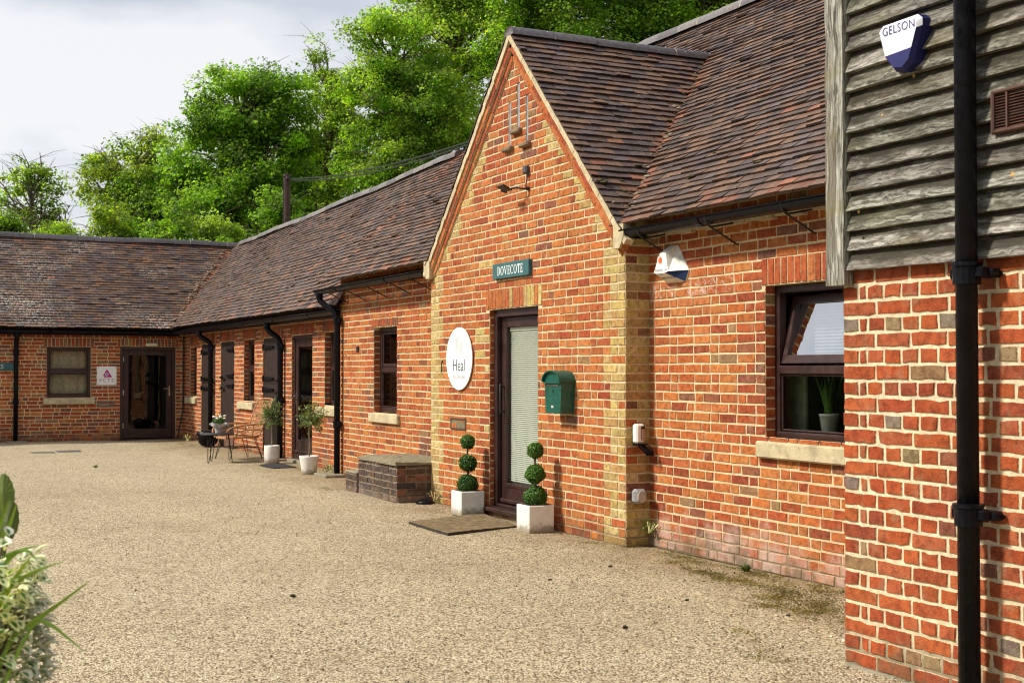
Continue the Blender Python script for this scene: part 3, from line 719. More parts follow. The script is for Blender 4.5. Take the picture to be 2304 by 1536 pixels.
# rainwater goods
gutter(GB, (5.68, 5.1, 2.625), (5.68, 9.235, 2.645), stays=(6.35, 7.1, 8.0, 8.95), wallx=5.92)
gutter(GB, (5.65, 13.50, 2.60), (5.65, 17.42, 2.59), stays=(13.9, 14.6, 15.4, 16.2, 16.9), wallx=5.92)
downpipe(GB, (5.65, 17.33, 2.56), (5.845, 17.13), 2.22, .03, collars=(2.16, .72))
mb = MB(); mb.box((5.60, 16.9, -.02), (5.90, 17.42, .045), bev=.015); obj('drain_surround', mb, M_conc, GB)
# entrance door
mb = MB(); M = MX(5.68)
frame_ring(mb, M, 10.80, 11.87, .10, 2.09, .075, -.045, -.16, .03)
D = obj('door', mb, M_paint, GB)
mb = MB(); frame_ring(mb, M, 10.877, 11.793, .135, 2.012, .105, -.10, -.145, .21); mbox(mb, M, 10.99, 11.68, .30, .335, -.092, -.12); mbox(mb, M, 10.885, 11.785, .14, .185, -.07, -.11, .012)
obj('door_leaf', mb, M_paint, D)
pane(D, M, 10.97, 11.70, .33, 1.92, -.12, M_glass_clear)
mb = MB(); z = .36
mbox(mb, M, 10.99, 11.675, 1.87, 1.91, -.135, -.165)
while z < 1.87:
    mb.add([M(10.99, z + .004, -.142), M(11.675, z + .004, -.142), M(11.675, z + .018, -.158), M(10.99, z + .018, -.158)], [(0, 1, 2, 3)]); z += .0195
for y in (11.1, 11.33, 11.56): mb.tube([(5.82, y, .36), (5.82, y, 1.9)], .0012, 4)
mb.quad((5.852, 10.98, .33), (5.852, 11.69, .33), (5.852, 11.69, 1.92), (5.852, 10.98, 1.92))
obj('venetian_blind', mb, M_blind, D)
mb = MB(); mb.tube([(5.745, 11.74, 1.03), (5.735, 11.74, 1.05), (5.735, 11.74, 1.32), (5.745, 11.74, 1.34)], .010, 8); mb.tube([(5.78, 11.74, 1.06), (5.735, 11.74, 1.06)], .008, 8); mb.tube([(5.78, 11.74, 1.31), (5.735, 11.74, 1.31)], .008, 8)
obj('handle', mb, M_iron, D, True)
mb = MB(); mb.box((5.605, 10.78, .055), (5.80, 11.93, .10), bev=.01); obj('threshold', mb, M_paint, D)
mb = MB(); lay(mb, MX(5.675), 10.80, 11.87, -.01, .055, .065, lambda *a: pick((REDS, 2), (ORANGE, 2))); sheet(mb, MX(5.675), 10.80, 11.87, -.05, .055); obj('step_brick', mb, [M_brick_salt, M_mortar], GB)
# louvre slots
for s in SLOTS:
    mb = MB(); mbox(mb, MX(5.68), s[0] + .006, s[1] - .006, s[2] + .01, s[3] - .004, -.004, -.04, .004, (.26, .26, .28)); o = obj('vent_slot', mb, M_col, GB)
    mb = MB(); mbox(mb, MX(5.68), s[0] - .06, s[1] + .07, s[2] - .05, s[2] - .004, .055, -.02, .012, (.20, .14, .085)); obj('ledge', mb, M_colr, o)
# windows
MW = MX(5.92)
w = window(GB, MW, *WIN, rec=.085, sill=(6.45, 7.725, .835, .958), top_open=True, mid=.455)
# bottom hung top light, leaning into the room
ts = MB(); zb, zt = 1.53, 2.035; th = R_(13)
def T(u, z, d): h = z - zb; return (5.92 + .10 + d * math.cos(th) + h * math.sin(th), u, zb + h * math.cos(th) - d * math.sin(th))
def tbox(u0, u1, z0, z1, d0=0, d1=.045):
    v = [T(u, z, d) for d in (d0, d1) for u, z in ((u0, z0), (u1, z0), (u1, z1), (u0, z1))]
    ts.add(v, [(0, 1, 2, 3), (7, 6, 5, 4), (0, 4, 5, 1), (1, 5, 6, 2), (2, 6, 7, 3), (3, 7, 4, 0)])
tbox(6.64, 7.605, zb, zb + .06); tbox(6.64, 7.605, zt - .055, zt); tbox(6.64, 6.69, zb + .061, zt - .056); tbox(7.555, 7.605, zb + .061, zt - .056)
sa = obj('top_light', ts, M_paint, w)
p = MB(); v = [T(u, z, .02) for u, z in ((6.68, zb + .05), (7.565, zb + .05), (7.565, zt - .045), (6.68, zt - .045))]; p.add(v, [(0, 1, 2, 3)]); obj('pane', p, M_glass, sa)
mb = MB(); z = 1.56
while z < 2.04: mb.quad((6.24, 6.62, z), (6.24, 7.50, z), (6.255, 7.50, z + .02), (6.255, 6.62, z + .02)); z += .024
obj('venetian_blind', mb, M_blind, w)
mb = MB(); mb.box((6.20, 7.56, .98), (6.24, 7.95, 1.5), bev=.01); obj('curtain', mb, simple('pale green curtain', (.42, .44, .30), .8), w)
mb = MB(); mb.box((6.0, 6.5, .99), (6.35, 7.66, 1.028), bev=.01); obj('window_board', mb, M_paint, w)
mb = MB(); mb.quad((7.3, 5.1, 0), (7.3, 9.2, 0), (7.3, 9.2, 2.7), (7.3, 5.1, 2.7)); mb.quad((5.95, 5.1, 2.58), (7.3, 5.1, 2.58), (7.3, 9.2, 2.58), (5.95, 9.2, 2.58)); mb.quad((5.95, 9.2, 0), (7.3, 9.2, 0), (7.3, 9.2, 2.7), (5.95, 9.2, 2.7)); mb.quad((5.95, 5.1, 0), (7.3, 5.1, 0), (7.3, 5.1, 2.7), (5.95, 5.1, 2.7)); obj('room', mb, M_room, GB)
window(GB, MW, *FW, rec=.085, sill=(14.93, 15.95, .80, .922), curtain=None)

# ================================================================== STABLE RANGE
SR = thing('stable_range', (7.8, 22.5, 0), 'long low red brick stable range with dark boarded doors and a sweeping tiled roof', 'building')
XR = 6.15; M = MX(XR); mb = MB()
WINS = [(27.0, 27.62, .93, 1.97), (22.52, 23.25, .925, 2.03), (17.8, 18.6, .955, 2.045)]
DRS = [(25.4, 26.6, 0, 2.0), (23.93, 24.97, 0, 2.02), (20.85, 21.98, 0, 2.03), (19.19, 20.28, 0, 2.035)]
LINT = [(a - .08, b + .08, z1, 2.2185) for a, b, z0, z1 in WINS + DRS]
def rg_col(u, z, i, w):
    if z < .12: return pick((DARK, 3), (REDS, 4), (ORANGE, 2))
    return pick((ORANGE, 4), (REDS, 6), (DARK, 2.4))
lay(mb, M, 17.2, 28.1, 0, 2.7, C1, rg_col, WINS + DRS + LINT, jit=.0015); sheet(mb, M, 17.2, 28.1, 0, 2.7, WINS + DRS)
for l, h in zip(LINT, WINS + DRS):
    soldier(mb, M, l[0], l[1], l[2], l[3], lambda: pick((REDS, 4), (DARK, 2), (ORANGE, 1)), .075)
    jamb(mb, XR, h[1], h[2] + .03, h[3], .1, lambda: pick((REDS, 4), (DARK, 2)), C1); reveal_rest(mb, XR, h[0], h[1], h[2], h[3], .2)
mb.quad((9.9, 17.2, 0), (9.9, 31, 0), (9.9, 31, 2.6), (9.9, 17.2, 2.6), (1, 1, 1), 1)
obj('wall', mb, [M_brick, M_mortar], SR)
def warp(a, b): return -.24 * max(0, min(1, a / 12)) * (b / 3.04) + .012 * math.sin(a * 1.1) * (b / 3) + .20 * math.exp(-max(0, a - .2) / .55) * max(0, 1 - b / 3.0) * min(1, b / .45)
RZ0 = 2.37; RS = (4.66 - RZ0) / (7.82 - 5.80)
def range_z(x, y): return RZ0 + (x - 5.8) * RS - .24 * max(0, min(1, (y - 17.0) / 12)) * (x - 5.8) / 2.02
def wing_z(y): return 2.345 + (y - 27.8) * .83
mb = MB()
def spv(a, b, C): return .8 if C.z - wing_z(C.y) < .16 else (.16 if b < .12 else 0)
def spo(a, b, C): return .75 if a < .55 + .15 * math.sin(b * 4) else 0
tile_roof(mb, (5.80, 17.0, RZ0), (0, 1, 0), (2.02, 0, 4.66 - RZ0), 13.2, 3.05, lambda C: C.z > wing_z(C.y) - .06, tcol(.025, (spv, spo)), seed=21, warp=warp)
n = 20
for i in range(n):
    y0, y1 = 17.0 + 13.2 * i / n, 17.0 + 13.2 * (i + 1) / n
    mb.quad((5.82, y0, RZ0 - .012), (5.82, y1, RZ0 - .012), (7.82, y1, range_z(7.82, y1) - .03), (7.82, y0, range_z(7.82, y0) - .03), (.03, .025, .02))
    mb.quad((9.9, y0, RZ0 - .012), (9.9, y1, RZ0 - .012), (7.82, y1, range_z(7.82, y1) - .02), (7.82, y0, range_z(7.82, y0) - .02), (.1, .07, .06))
rf = obj('roof', mb, M_tile, SR)
mb = MB(); ridge_tiles(mb, (7.82, 17.3, 4.70), (7.82, 29.7, 4.70 - .24), .12, .40, lambda t: -.03 * math.sin(math.pi * t) + .012 * math.sin(t * 19), seed=31); obj('ridge', mb, M_ridge, rf, True)
mb = MB()
for i in range(90):
    t = random.random(); y = 27.85 + 2.3 * t; x = 5.8 + (wing_z(y) - RZ0) / RS + random.gauss(0, .035); r = random.uniform(.015, .042)
    mb.ball((x, y + random.gauss(0, .03), wing_z(y) + .03), (r, r, r * .5), 6, random.choice([(.36, .29, .20), (.30, .19, .11), (.22, .10, .055), (.32, .26, .18)]), 0, .3)
tag(obj('valley_mortar', mb, M_colr, rf), kind='stuff')
gutter(SR, (5.87, 17.25, 2.315), (5.87, 27.8, 2.29), r=.065)
mb = MB(); mb.box((5.93, 17.25, 2.22), (5.96, 27.85, 2.37), bev=.006); obj('fascia', mb, M_black, SR)
for y, zt, cl in ((25.5, 1.98, (1.9,)), (20.68, 1.93, (1.86, .98))):
    downpipe(SR, (5.87, y + .08, 2.26), (6.075, y), zt, .03 if y < 22 else .3, r=.048, collars=cl)
mb = MB(); mb.box((5.85, 20.45, -.02), (6.12, 20.95, .03), bev=.01); obj('drain_surround', mb, M_conc, SR)
for (a, b, z0, z1) in WINS: window(SR, M, a, b, z0, z1, rec=.09, sill=(a - .02, min(b + .30, 27.98), z0 - .16, z0 - .028))
def stable_door(a, b, zb, zt, handed):
    mb = MB(); frame_ring(mb, M, a, b, zb, zt, .05, -.02, -.12, .02); d = obj('stable_door', mb, M_paint2, SR)
    zm = zb + (zt - zb) * .60
    for z0, z1 in ((zb + .03, zm - .004), (zm + .004, zt - .052)):
        k = MB(); n = 8; w_ = (b - a - .104) / n
        for i in range(n): mbox(k, M, a + .052 + i * w_ + .0015, a + .052 + (i + 1) * w_ - .0015, z0, z1, -.022 - random.uniform(0, .002), -.07, .005)
        obj('door_boards', k, M_paint2, d)
    for z in (zt - .16, zm + .09, zm - .10):
        h = MB(); y0, y1 = (b - .04, b - .62) if handed else (a + .04, a + .62)
        h.prism([(XR - .012, y0, z - .035), (XR - .012, y1, z - .016), (XR - .012, y1, z + .016), (XR - .012, y0, z + .035)], (.034, 0, 0)); h.tube([(XR - .014, y0, z - .05), (XR - .014, y0, z + .05)], .014, 8)
        for t in (.2, .5, .8): h.ball((XR - .014, y0 + (y1 - y0) * t, z), .011, 6)
        obj('strap_hinge', h, M_black, d)
    for z in (zm + .06, zm - .14):
        h = MB(); yy = (a + .16) if handed else (b - .16); h.tube([(XR - .03, yy - .11, z), (XR - .03, yy + .11, z)], .010, 8); h.box((XR - .028, yy - .07, z - .03), (XR - .018, yy + .07, z + .03)); h.tube([(XR - .03, yy, z), (XR - .06, yy, z - .02)], .008, 6); obj('bolt', h, M_black, d)
stable_door(25.4, 26.6, .02, 2.0, True); stable_door(23.93, 24.97, .16, 2.02, False); stable_door(20.85, 21.98, .06, 2.03, True)
for a, b, z in ((25.4, 26.6, .02), (23.93, 24.97, .16), (20.85, 21.98, .06)):
    mb = MB(); mb.box((6.13, a, -.03), (6.4, b, z + .015), (.13, .065, .04), bev=.008); obj('step', mb, M_colr, SR)
mb = MB(); frame_ring(mb, M, 19.19, 20.28, .05, 2.035, .065, -.03, -.12, .09); gd = obj('glazed_door', mb, M_paint, SR)
mb = MB(); frame_ring(mb, M, 19.258, 20.212, .142, 1.968, .12, -.05, -.10, .22); mbox(mb, M, 19.27, 20.2, .15, .20, -.03, -.06, .01); obj('door_leaf', mb, M_paint, gd)
pane(gd, M, 19.36, 20.11, .34, 1.87, -.075)
mb = MB(); mb.box((6.185, 20.145, .90), (6.20, 20.175, 1.12), bev=.004); mb.tube([(6.19, 20.16, 1.06), (6.14, 20.16, 1.06), (6.135, 20.02, 1.06)], .011, 8); obj('handle', mb, M_chrome, gd, False)
mb = MB(); mb.box((6.08, 19.15, -.03), (6.3, 20.32, .05), bev=.008); obj('step', mb, M_conc, SR)

def room(parent, x0, x1, y0, y1, z1, open_side):
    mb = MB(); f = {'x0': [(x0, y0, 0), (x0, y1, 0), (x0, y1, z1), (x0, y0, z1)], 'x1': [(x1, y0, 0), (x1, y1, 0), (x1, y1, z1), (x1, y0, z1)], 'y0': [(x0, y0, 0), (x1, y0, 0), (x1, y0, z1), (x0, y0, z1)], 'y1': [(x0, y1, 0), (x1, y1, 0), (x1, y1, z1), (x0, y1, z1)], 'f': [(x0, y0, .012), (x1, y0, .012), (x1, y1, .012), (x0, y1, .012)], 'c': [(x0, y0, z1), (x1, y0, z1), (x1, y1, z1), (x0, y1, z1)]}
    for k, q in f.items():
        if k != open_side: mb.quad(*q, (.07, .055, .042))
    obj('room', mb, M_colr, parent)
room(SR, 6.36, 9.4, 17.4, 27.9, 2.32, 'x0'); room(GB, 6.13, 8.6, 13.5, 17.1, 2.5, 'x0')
# ================================================================== WING
WG = thing('stable_wing', (1, 29.5, 0), 'shaded brick wing closing the far end of the yard under a lichened tiled roof', 'building')
YW = 28.1; M = MY(YW); mb = MB()
WWIN = (3.31, 4.19, .91, 1.96); WDR = (4.78, 5.945, 0, 1.975)
def wg_col(u, z, i, w):
    if z < .1: return pick((DARK, 3), (REDS, 4), (ORANGE, 2))
    return pick((REDS, 5), (ORANGE, 3), (DARK, 3))
lay(mb, M, -4, XR, 0, 2.56, C1, wg_col, [WWIN, WDR, (3.25, 4.25, 1.96, 2.142), (4.72, 6.0, 1.975, 2.142)], jit=.0015); sheet(mb, M, -7, XR, 0, 2.56, [WWIN, WDR])
soldier(mb, M, 3.25, 4.25, 1.96, 2.145, lambda: pick((REDS, 4), (DARK, 3)), .075); soldier(mb, M, 4.72, 6.0, 1.975, 2.145, lambda: pick((REDS, 4), (DARK, 3)), .075)
for a, b, z0, z1 in (WWIN, WDR):
    for x in (a, b): mb.quad((x, YW, z0), (x, YW + .2, z0), (x, YW + .2, z1), (x, YW, z1), (1, 1, 1), 1)
    mb.quad((a, YW, z1), (b, YW, z1), (b, YW + .2, z1), (a, YW + .2, z1), (1, 1, 1), 1)
mb.quad((-7, 32.7, 0), (9, 32.7, 0), (9, 32.7, 2.5), (-7, 32.7, 2.5), (1, 1, 1), 1); mb.add([(-7, 28.1, 0), (-7, 32.7, 0), (-7, 32.7, 2.5), (-7, 30.3, 4.4), (-7, 28.1, 2.5)], [list(range(5))], (1, 1, 1), 1)
obj('wall', mb, [M_brick, M_mortar], WG); room(WG, -3.8, 6.1, 28.31, 32.4, 2.3, 'y0')
mb = MB()
def spw(a, b, C): return .7 if C.z - range_z(C.x, C.y) < .16 and C.x > 5.7 else (.25 if b > 2.95 else 0)
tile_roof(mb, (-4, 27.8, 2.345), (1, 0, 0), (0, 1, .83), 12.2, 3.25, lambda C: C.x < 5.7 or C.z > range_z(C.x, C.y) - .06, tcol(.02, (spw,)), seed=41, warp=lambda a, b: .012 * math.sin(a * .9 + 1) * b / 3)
mb.quad((-7, 27.82, 2.33), (8.4, 27.82, 2.33), (8.4, 30.3, wing_z(30.3) - .03), (-7, 30.3, wing_z(30.3) - .03), (.03, .025, .02))
mb.quad((-7, 32.8, 2.33), (8.4, 32.8, 2.33), (8.4, 30.3, wing_z(30.3) - .02), (-7, 30.3, wing_z(30.3) - .02), (.1, .07, .06))
rf = obj('roof', mb, M_tile_l, WG)
mb = MB(); ridge_tiles(mb, (-7, 30.3, wing_z(30.3) + .05), (8.0, 30.3, wing_z(30.3) + .05), .12, .42, lambda t: .01 * math.sin(t * 23), seed=51); obj('ridge', mb, M_ridge, rf, True)
gutter(WG, (-7, 27.87, 2.29), (5.87, 27.87, 2.29), r=.065)
mb = MB(); mb.box((-7, 27.93, 2.20), (5.98, 27.96, 2.36), bev=.006); obj('fascia', mb, M_black, WG)
downpipe(WG, (2.71, 27.9, 2.24), (2.71, 28.02), 2.05, .02, r=.045, collars=(1.82, .82))
mb = MB(); mb.box((2.52, 27.75, -.02), (2.92, 28.08, .035), bev=.01); obj('drain_surround', mb, M_conc, WG)
w = window(WG, M, *WWIN, rec=.07, sill=(3.245, 4.268, .765, .90), curtain=(.40, .34, .25))
mb = MB(); frame_ring(mb, M, *WDR, .075, -.02, -.12, .02); wd = obj('glazed_door', mb, M_paint, WG)
mb = MB(); frame_ring(mb, M, 4.857, 5.868, .025, 1.898, .11, -.05, -.10, .20); mbox(mb, M, 4.87, 5.86, .03, .09, -.02, -.06, .012); obj('door_leaf', mb, M_paint, wd)
pane(wd, M, 4.95, 5.78, .22, 1.80, -.075)
mb = MB(); mb.box((5.805, 28.135, .92), (5.835, 28.15, 1.14), bev=.004); mb.tube([(5.82, 28.14, 1.08), (5.82, 28.09, 1.08), (5.68, 28.085, 1.08)], .011, 8); obj('handle', mb, M_chrome, wd)
for z in (.3, 1.0, 1.7): mb = MB(); mb.tube([(4.855, 28.125, z - .05), (4.855, 28.125, z + .05)], .012, 8); obj('hinge', mb, M_chrome, wd)

# ================================================================== WEATHERBOARDED BARN
BN = thing('weatherboarded_barn', (6, 3, 0), 'barn end of neat red brick below and grey weathered boards above, nearest the viewer', 'barn')
XB = 4.43; CB = .0791; M = MX(XB); mb = MB()
BRED = [(0.387, 0.084, 0.024), (0.360, 0.076, 0.023), (0.405, 0.099, 0.029), (0.324, 0.067, 0.024), (0.378, 0.099, 0.038)]
def bn_col(u, z, i, w):
    if w < .14 and random.random() < .075: return jitc(random.choice([(.27, .20, .10), (.22, .17, .13), (.30, .22, .10)]))
    return pick((BRED, 9), (REDS, 2.5), (DARK, .5))
lay(mb, MX(XB), 1.5, 5.072, .005, 2.02, CB, bn_col, bond='english', fine=True, jit=.0022, proud=.007, joint=.015) if False else None
# bricks are set out from the far corner so that the closers fall at that quoin
lay(mb, lambda u, z, d: (XB - d, 5.092 - u, z), 0, 3.6, .005, 2.02, CB, bn_col, bond='english', fine=True, jit=.002, proud=.007, joint=.014)
sheet(mb, lambda u, z, d: (XB - d, 5.090 - u, z), 0, 4.6, 0, 2.0)
mb.box((XB + .002, .5, 0), (12, 5.088, 2.0), (1, 1, 1), 1)
obj('wall', mb, [M_barnbrick, M_barnmortar], BN)
mb = MB(); mb.box((XB - .03, 4.72, -.04), (XB + .05, 5.07, .012), bev=.012); mb.box((XB - .035, 4.3, -.04), (XB + .05, 4.71, .004), bev=.012); mb.box((XB - .03, 3.6, -.04), (XB + .05, 4.29, .006), bev=.012); obj('plinth', mb, M_conc, BN)
mb = MB(); rb = random.Random(5); z = 1.975; k = 0
while z < 4.3:
    h = rb.uniform(.099, .108); tone = rb.uniform(.72, 1.25); tint = (tone * rb.uniform(.96, 1.04), tone, tone * rb.uniform(.92, 1.05)); n = 36; ph = rb.uniform(0, 6); ph2 = rb.uniform(0, 6); am = rb.uniform(.002, .008)
    vs = []
    for i in range(n + 1):
        y = 5.004 - 4.25 * i / n; wob = .6 * am * math.sin(y * 3.1 + ph) + .0015 * math.sin(y * 17 + ph2) - .012 * (5.06 - y) * (1 if k < 3 else .4) * .4
        zz = z + wob; o = .003 * math.sin(y * 4 + ph2)
        vs += [(XB - .060 - o, y, zz), (XB - .010, y, zz + h + .03), (XB - .026, y, zz - .002), (XB - .0585 - o, y, zz + .007)]
    fs = []
    for i in range(n): a, b = i * 4, i * 4 + 4; fs += [(a + 3, b + 3, b + 1, a + 1), (a + 2, b + 2, b, a), (a, b, b + 3, a + 3)]
    fs += [(0, 3, 1, 2), ]
    mb.add(vs, fs, tint, 0, [1.0, 0.0, 1.0, 1.0] * (n + 1)); z += h - .004; k += 1
for y, z, r in ((4.85, 2.20, .008), (4.93, 2.27, .011), (4.62, 2.19, .010), (4.74, 2.31, .007), (4.9, 2.13, .006), (3.97, 2.31, .014), (4.76, 2.71, .008), (4.55, 2.86, .008)):
    mb.ball((XB - .043, y, z), (.005, r, r * 1.4), 8, (2.6, 1.7, .75) if r > .007 else (.2, .15, .1))
obj('weatherboards', mb, M_board, BN)
mb = MB(); mb.box((XB + .004, .5, 2.0), (12, 5.09, 4.35), (.06, .05, .04)); obj('inner_frame', mb, M_colr, BN)
mb = MB(); n = 20; vs = []
for i in range(n + 1):
    z = 1.905 + 2.5 * i / n; k1, k2 = .0035 * math.sin(i * 1.7), .003 * math.sin(i * 2.3 + 1)
    vs += [(XB - .075 + k2, 5.009 + k1 * .5, z), (XB - .075 - k2, 5.139 + k1, z), (XB - .010, 5.139 + k1, z), (XB - .010, 5.009 + k1 * .5, z)]
fs = [(i * 4 + j, i * 4 + (j + 1) % 4, i * 4 + 4 + (j + 1) % 4, i * 4 + 4 + j) for i in range(n) for j in range(4)] + [(3, 2, 1, 0), (n * 4, n * 4 + 1, n * 4 + 2, n * 4 + 3)]
mb.add(vs, fs, (1.35, 1.38, 1.38)); obj('corner_post', mb, M_post, BN)
downpipe(BN, (XB - .115, 4.165, 4.3), (XB - .115, 4.165), 4.0, .02, r=.048, collars=(1.90, .845), name='downpipe')
for z in (1.90, .845):
    mb = MB(); mb.box((XB - .08, 4.055, z - .018), (XB - .012, 4.14, z + .022), bev=.01); mb.tube([(XB - .02, 4.06, z), (XB - .03, 4.06, z)], .012, 8); obj('pipe_bracket', mb, M_black, BN)
# ================================================================== SIGNS AND FITTINGS ON THE WALLS
def plate(name, M, u0, u1, z0, z1, d0, d1, m, col, label, cat, bev=.004, group=None):
    c = M((u0 + u1) / 2, (z0 + z1) / 2, 0); t = thing(name, c, label, cat, group)
    mb = MB(); mbox(mb, M, u0, u1, z0, z1, d0, d1, bev, col); obj('board', mb, m, t); return t
# green name board in thick-and-thin capitals
def serif_word(mb, word, h, o, right, up, ext, col, gap=.10):
    def ring(cx, cy, rx, ry, tx, ty, a0, a1, n=20):
        q = []
        for i in range(n):
            t0, t1 = R_(a0 + (a1 - a0) * i / n), R_(a0 + (a1 - a0) * (i + 1) / n)
            q.append([(cx + rx * math.cos(t0), cy + ry * math.sin(t0)), (cx + rx * math.cos(t1), cy + ry * math.sin(t1)), (cx + (rx - tx) * math.cos(t1), cy + (ry - ty) * math.sin(t1)), (cx + (rx - tx) * math.cos(t0), cy + (ry - ty) * math.sin(t0))])
        return q
    def rc(a, b, c, d): return [[(a, b), (c, b), (c, d), (a, d)]]
    G = {'D': (rc(.07, 0, .21, 1) + rc(0, 0, .3, .06) + rc(0, .94, .3, 1) + ring(.26, .5, .44, .5, .15, .06, -90, 90), .70),
         'O': (ring(.39, .5, .39, .52, .15, .06, 0, 360, 36), .78),
         'V': ([[(.06, 1), (.22, 1), (.44, .12), (.36, 0)], [(.62, 1), (.69, 1), (.42, 0), (.36, 0)]] + rc(0, .94, .30, 1) + rc(.52, .94, .78, 1), .78),
         'E': (rc(.07, 0, .21, 1) + rc(0, 0, .55, .06) + rc(0, .94, .53, 1) + rc(.2, .48, .42, .54) + rc(.49, 0, .55, .24) + rc(.47, .78, .53, 1) + rc(.39, .38, .44, .64), .58),
         'C': (ring(.40, .5, .40, .52, .15, .06, 48, 312, 30) + rc(.63, .70, .69, 1) + rc(.63, .02, .68, .2), .72),
         'T': (rc(.26, 0, .40, 1) + rc(.16, 0, .5, .06) + rc(0, .87, .66, 1) + rc(0, .74, .055, 1) + rc(.605, .74, .66, 1), .66),
         'L': (rc(.07, 0, .21, 1) + rc(0, 0, .52, .06) + rc(0, .94, .3, 1) + rc(.46, 0, .52, .26), .56),
         'S': (ring(.26, .74, .22, .27, .09, .06, 40, 270, 16) + ring(.26, .27, .24, .27, .10, .06, -140, 90, 16) + rc(.40, .74, .45, 1) + rc(.02, 0, .07, .24), .50),
         'B': (rc(.07, 0, .21, 1) + rc(0, 0, .3, .06) + rc(0, .94, .3, 1) + ring(.26, .75, .28, .25, .13, .06, -90, 90, 12) + ring(.26, .27, .34, .27, .14, .06, -90, 90, 12), .62),
         'A': ([[(.06, 0), (.12, 0), (.40, 1), (.34, 1)], [(.50, 0), (.66, 0), (.42, 1), (.34, 1)]] + rc(.2, .3, .52, .36) + rc(0, 0, .22, .05) + rc(.44, 0, .74, .05), .74)}
    tot = sum(G[c][1] for c in word) + gap * (len(word) - 1); x = -tot / 2; r, u = Vector(right), Vector(up); n = r.cross(u); O = Vector(o)
    for ch in word:
        for k, poly in enumerate(G[ch][0]): mb.add([O + r * (px + x) * h + u * (py - .5) * h + n * (ext + .00006 * (k % 5)) for px, py in poly], [list(range(4))], col)
        x += G[ch][1] + gap
GX = MX(5.68); RY, UZ = (0, -1, 0), (0, 0, 1)
t = plate('name_sign', GX, 10.92, 11.712, 2.388, 2.542, .045, .004, M_col, (.035, .115, .125), 'small teal name board lettered DOVECOTE above the bay door', 'sign')
mb = MB(); serif_word(mb, 'DOVECOTE', .086, (5.635, 11.316, 2.465), RY, UZ, .001, (.82, .84, .80), .13); obj('lettering', mb, M_print, t)
# round white clinic sign
t = thing('round_sign', (5.66, 12.575, 1.60), 'round white sign lettered Heal beside the bay door', 'sign')
mb = MB(); n = 48; f = [(5.652, 12.575 + .335 * math.cos(2 * math.pi * i / n), 1.601 + .335 * math.sin(2 * math.pi * i / n)) for i in range(n)]; mb.prism(f, (.010, 0, 0), (.80, .80, .80)); obj('disc', mb, M_print, t)
mb = MB()
def ringx(mb, x, cy, cz, r0, w, col, sq=1.0, a0=0, a1=360, n=36, wob=0):
    for i in range(n):
        q = []
        for t_, rr in ((i, r0), (i + 1, r0), (i + 1, r0 - w), (i, r0 - w)):
            a = R_(a0 + (a1 - a0) * t_ / n); k = 1 + wob * math.cos(3 * a + r0 * 90); q.append((x, cy - rr * k * math.cos(a), cz + rr * k * math.sin(a) * sq))
        mb.add(q, [(0, 1, 2, 3)], col)
for k, r in enumerate((.022, .037, .052, .067, .082, .096)): ringx(mb, 5.6505, 12.575, 1.735, r, .004, (.52, .56, .55), 1.08, 0, 360, 36, .04)
obj('ring_emblem', mb, M_print, t)
mb = MB(); text_mb(mb, 'Heal', .185, (5.652, 12.575, 1.525), RY, UZ, .0016, (.09, .13, .14), .95); obj('lettering', mb, M_print, t)
mb = MB(); text_mb(mb, 'TOTAL WELL BEING', .044, (5.652, 12.575, 1.402), RY, UZ, .0016, (.38, .42, .41), .82); obj('lettering', mb, M_print, t)
# letter plates
def letter_plate(M, u0, u1, z0, z1, c_in, label, frame):
    t = thing('letter_plate', M((u0 + u1) / 2, z0, 0), label, 'letter plate'); mb = MB(); frame_ring(mb, M, u0, u1, z0, z1, .025, .014, -.002); obj('frame', mb, frame, t)
    mb = MB(); mbox(mb, M, u0 + .026, u1 - .026, z0 + .026, z1 - .026, .006, -.002, .002, c_in); obj('flap', mb, M_col, t)
letter_plate(GX, 12.437, 12.838, .836, .968, (.17, .15, .09), 'brown framed letter plate low in the wall under the round sign', simple('brown plastic', (.085, .045, .03), .5))
# green post box
t = thing('post_box', (5.6, 10.245, 1.09), 'dark green post box with a rounded hood beside the bay door', 'post box')
mb = MB(); v = []
pts = [(10.105, 1.09), (10.385, 1.09), (10.405, 1.385), (10.085, 1.385)]
mb.prism([(5.535, y, z) for y, z in pts], (.14, 0, 0)); obj('body', mb, M_green, t)
mb = MB(); ar = [(10.245 + .172 * math.cos(R_(a)), 1.372 + .105 * math.sin(R_(a))) for a in range(0, 181, 12)]
ai = [(10.245 + .160 * math.cos(R_(a)), 1.372 + .093 * math.sin(R_(a))) for a in range(180, -1, -12)]
mb.prism([(5.505, y, z) for y, z in ar + ai], (.172, 0, 0)); ai2 = ai[::-1]; mb.prism([(5.53, y, z) for y, z in ai2], (.14, 0, 0)); mb.box((5.515, 10.088, 1.36), (5.67, 10.402, 1.372)); obj('hood', mb, M_green, t)
mb = MB(); mb.box((5.527, 10.13, 1.335), (5.536, 10.36, 1.345), (.6, .6, .6)); obj('flap_edge', mb, M_chrome, t)
mb = MB(); mb.tube([(5.53, 10.245, 1.295), (5.521, 10.245, 1.295)], .011, 10); obj('lock', mb, M_chrome, t)
mb = MB(); mb.box((5.531, 10.23, 1.138), (5.536, 10.272, 1.16), (.45, .48, .46)); obj('maker_plate', mb, M_print, t)
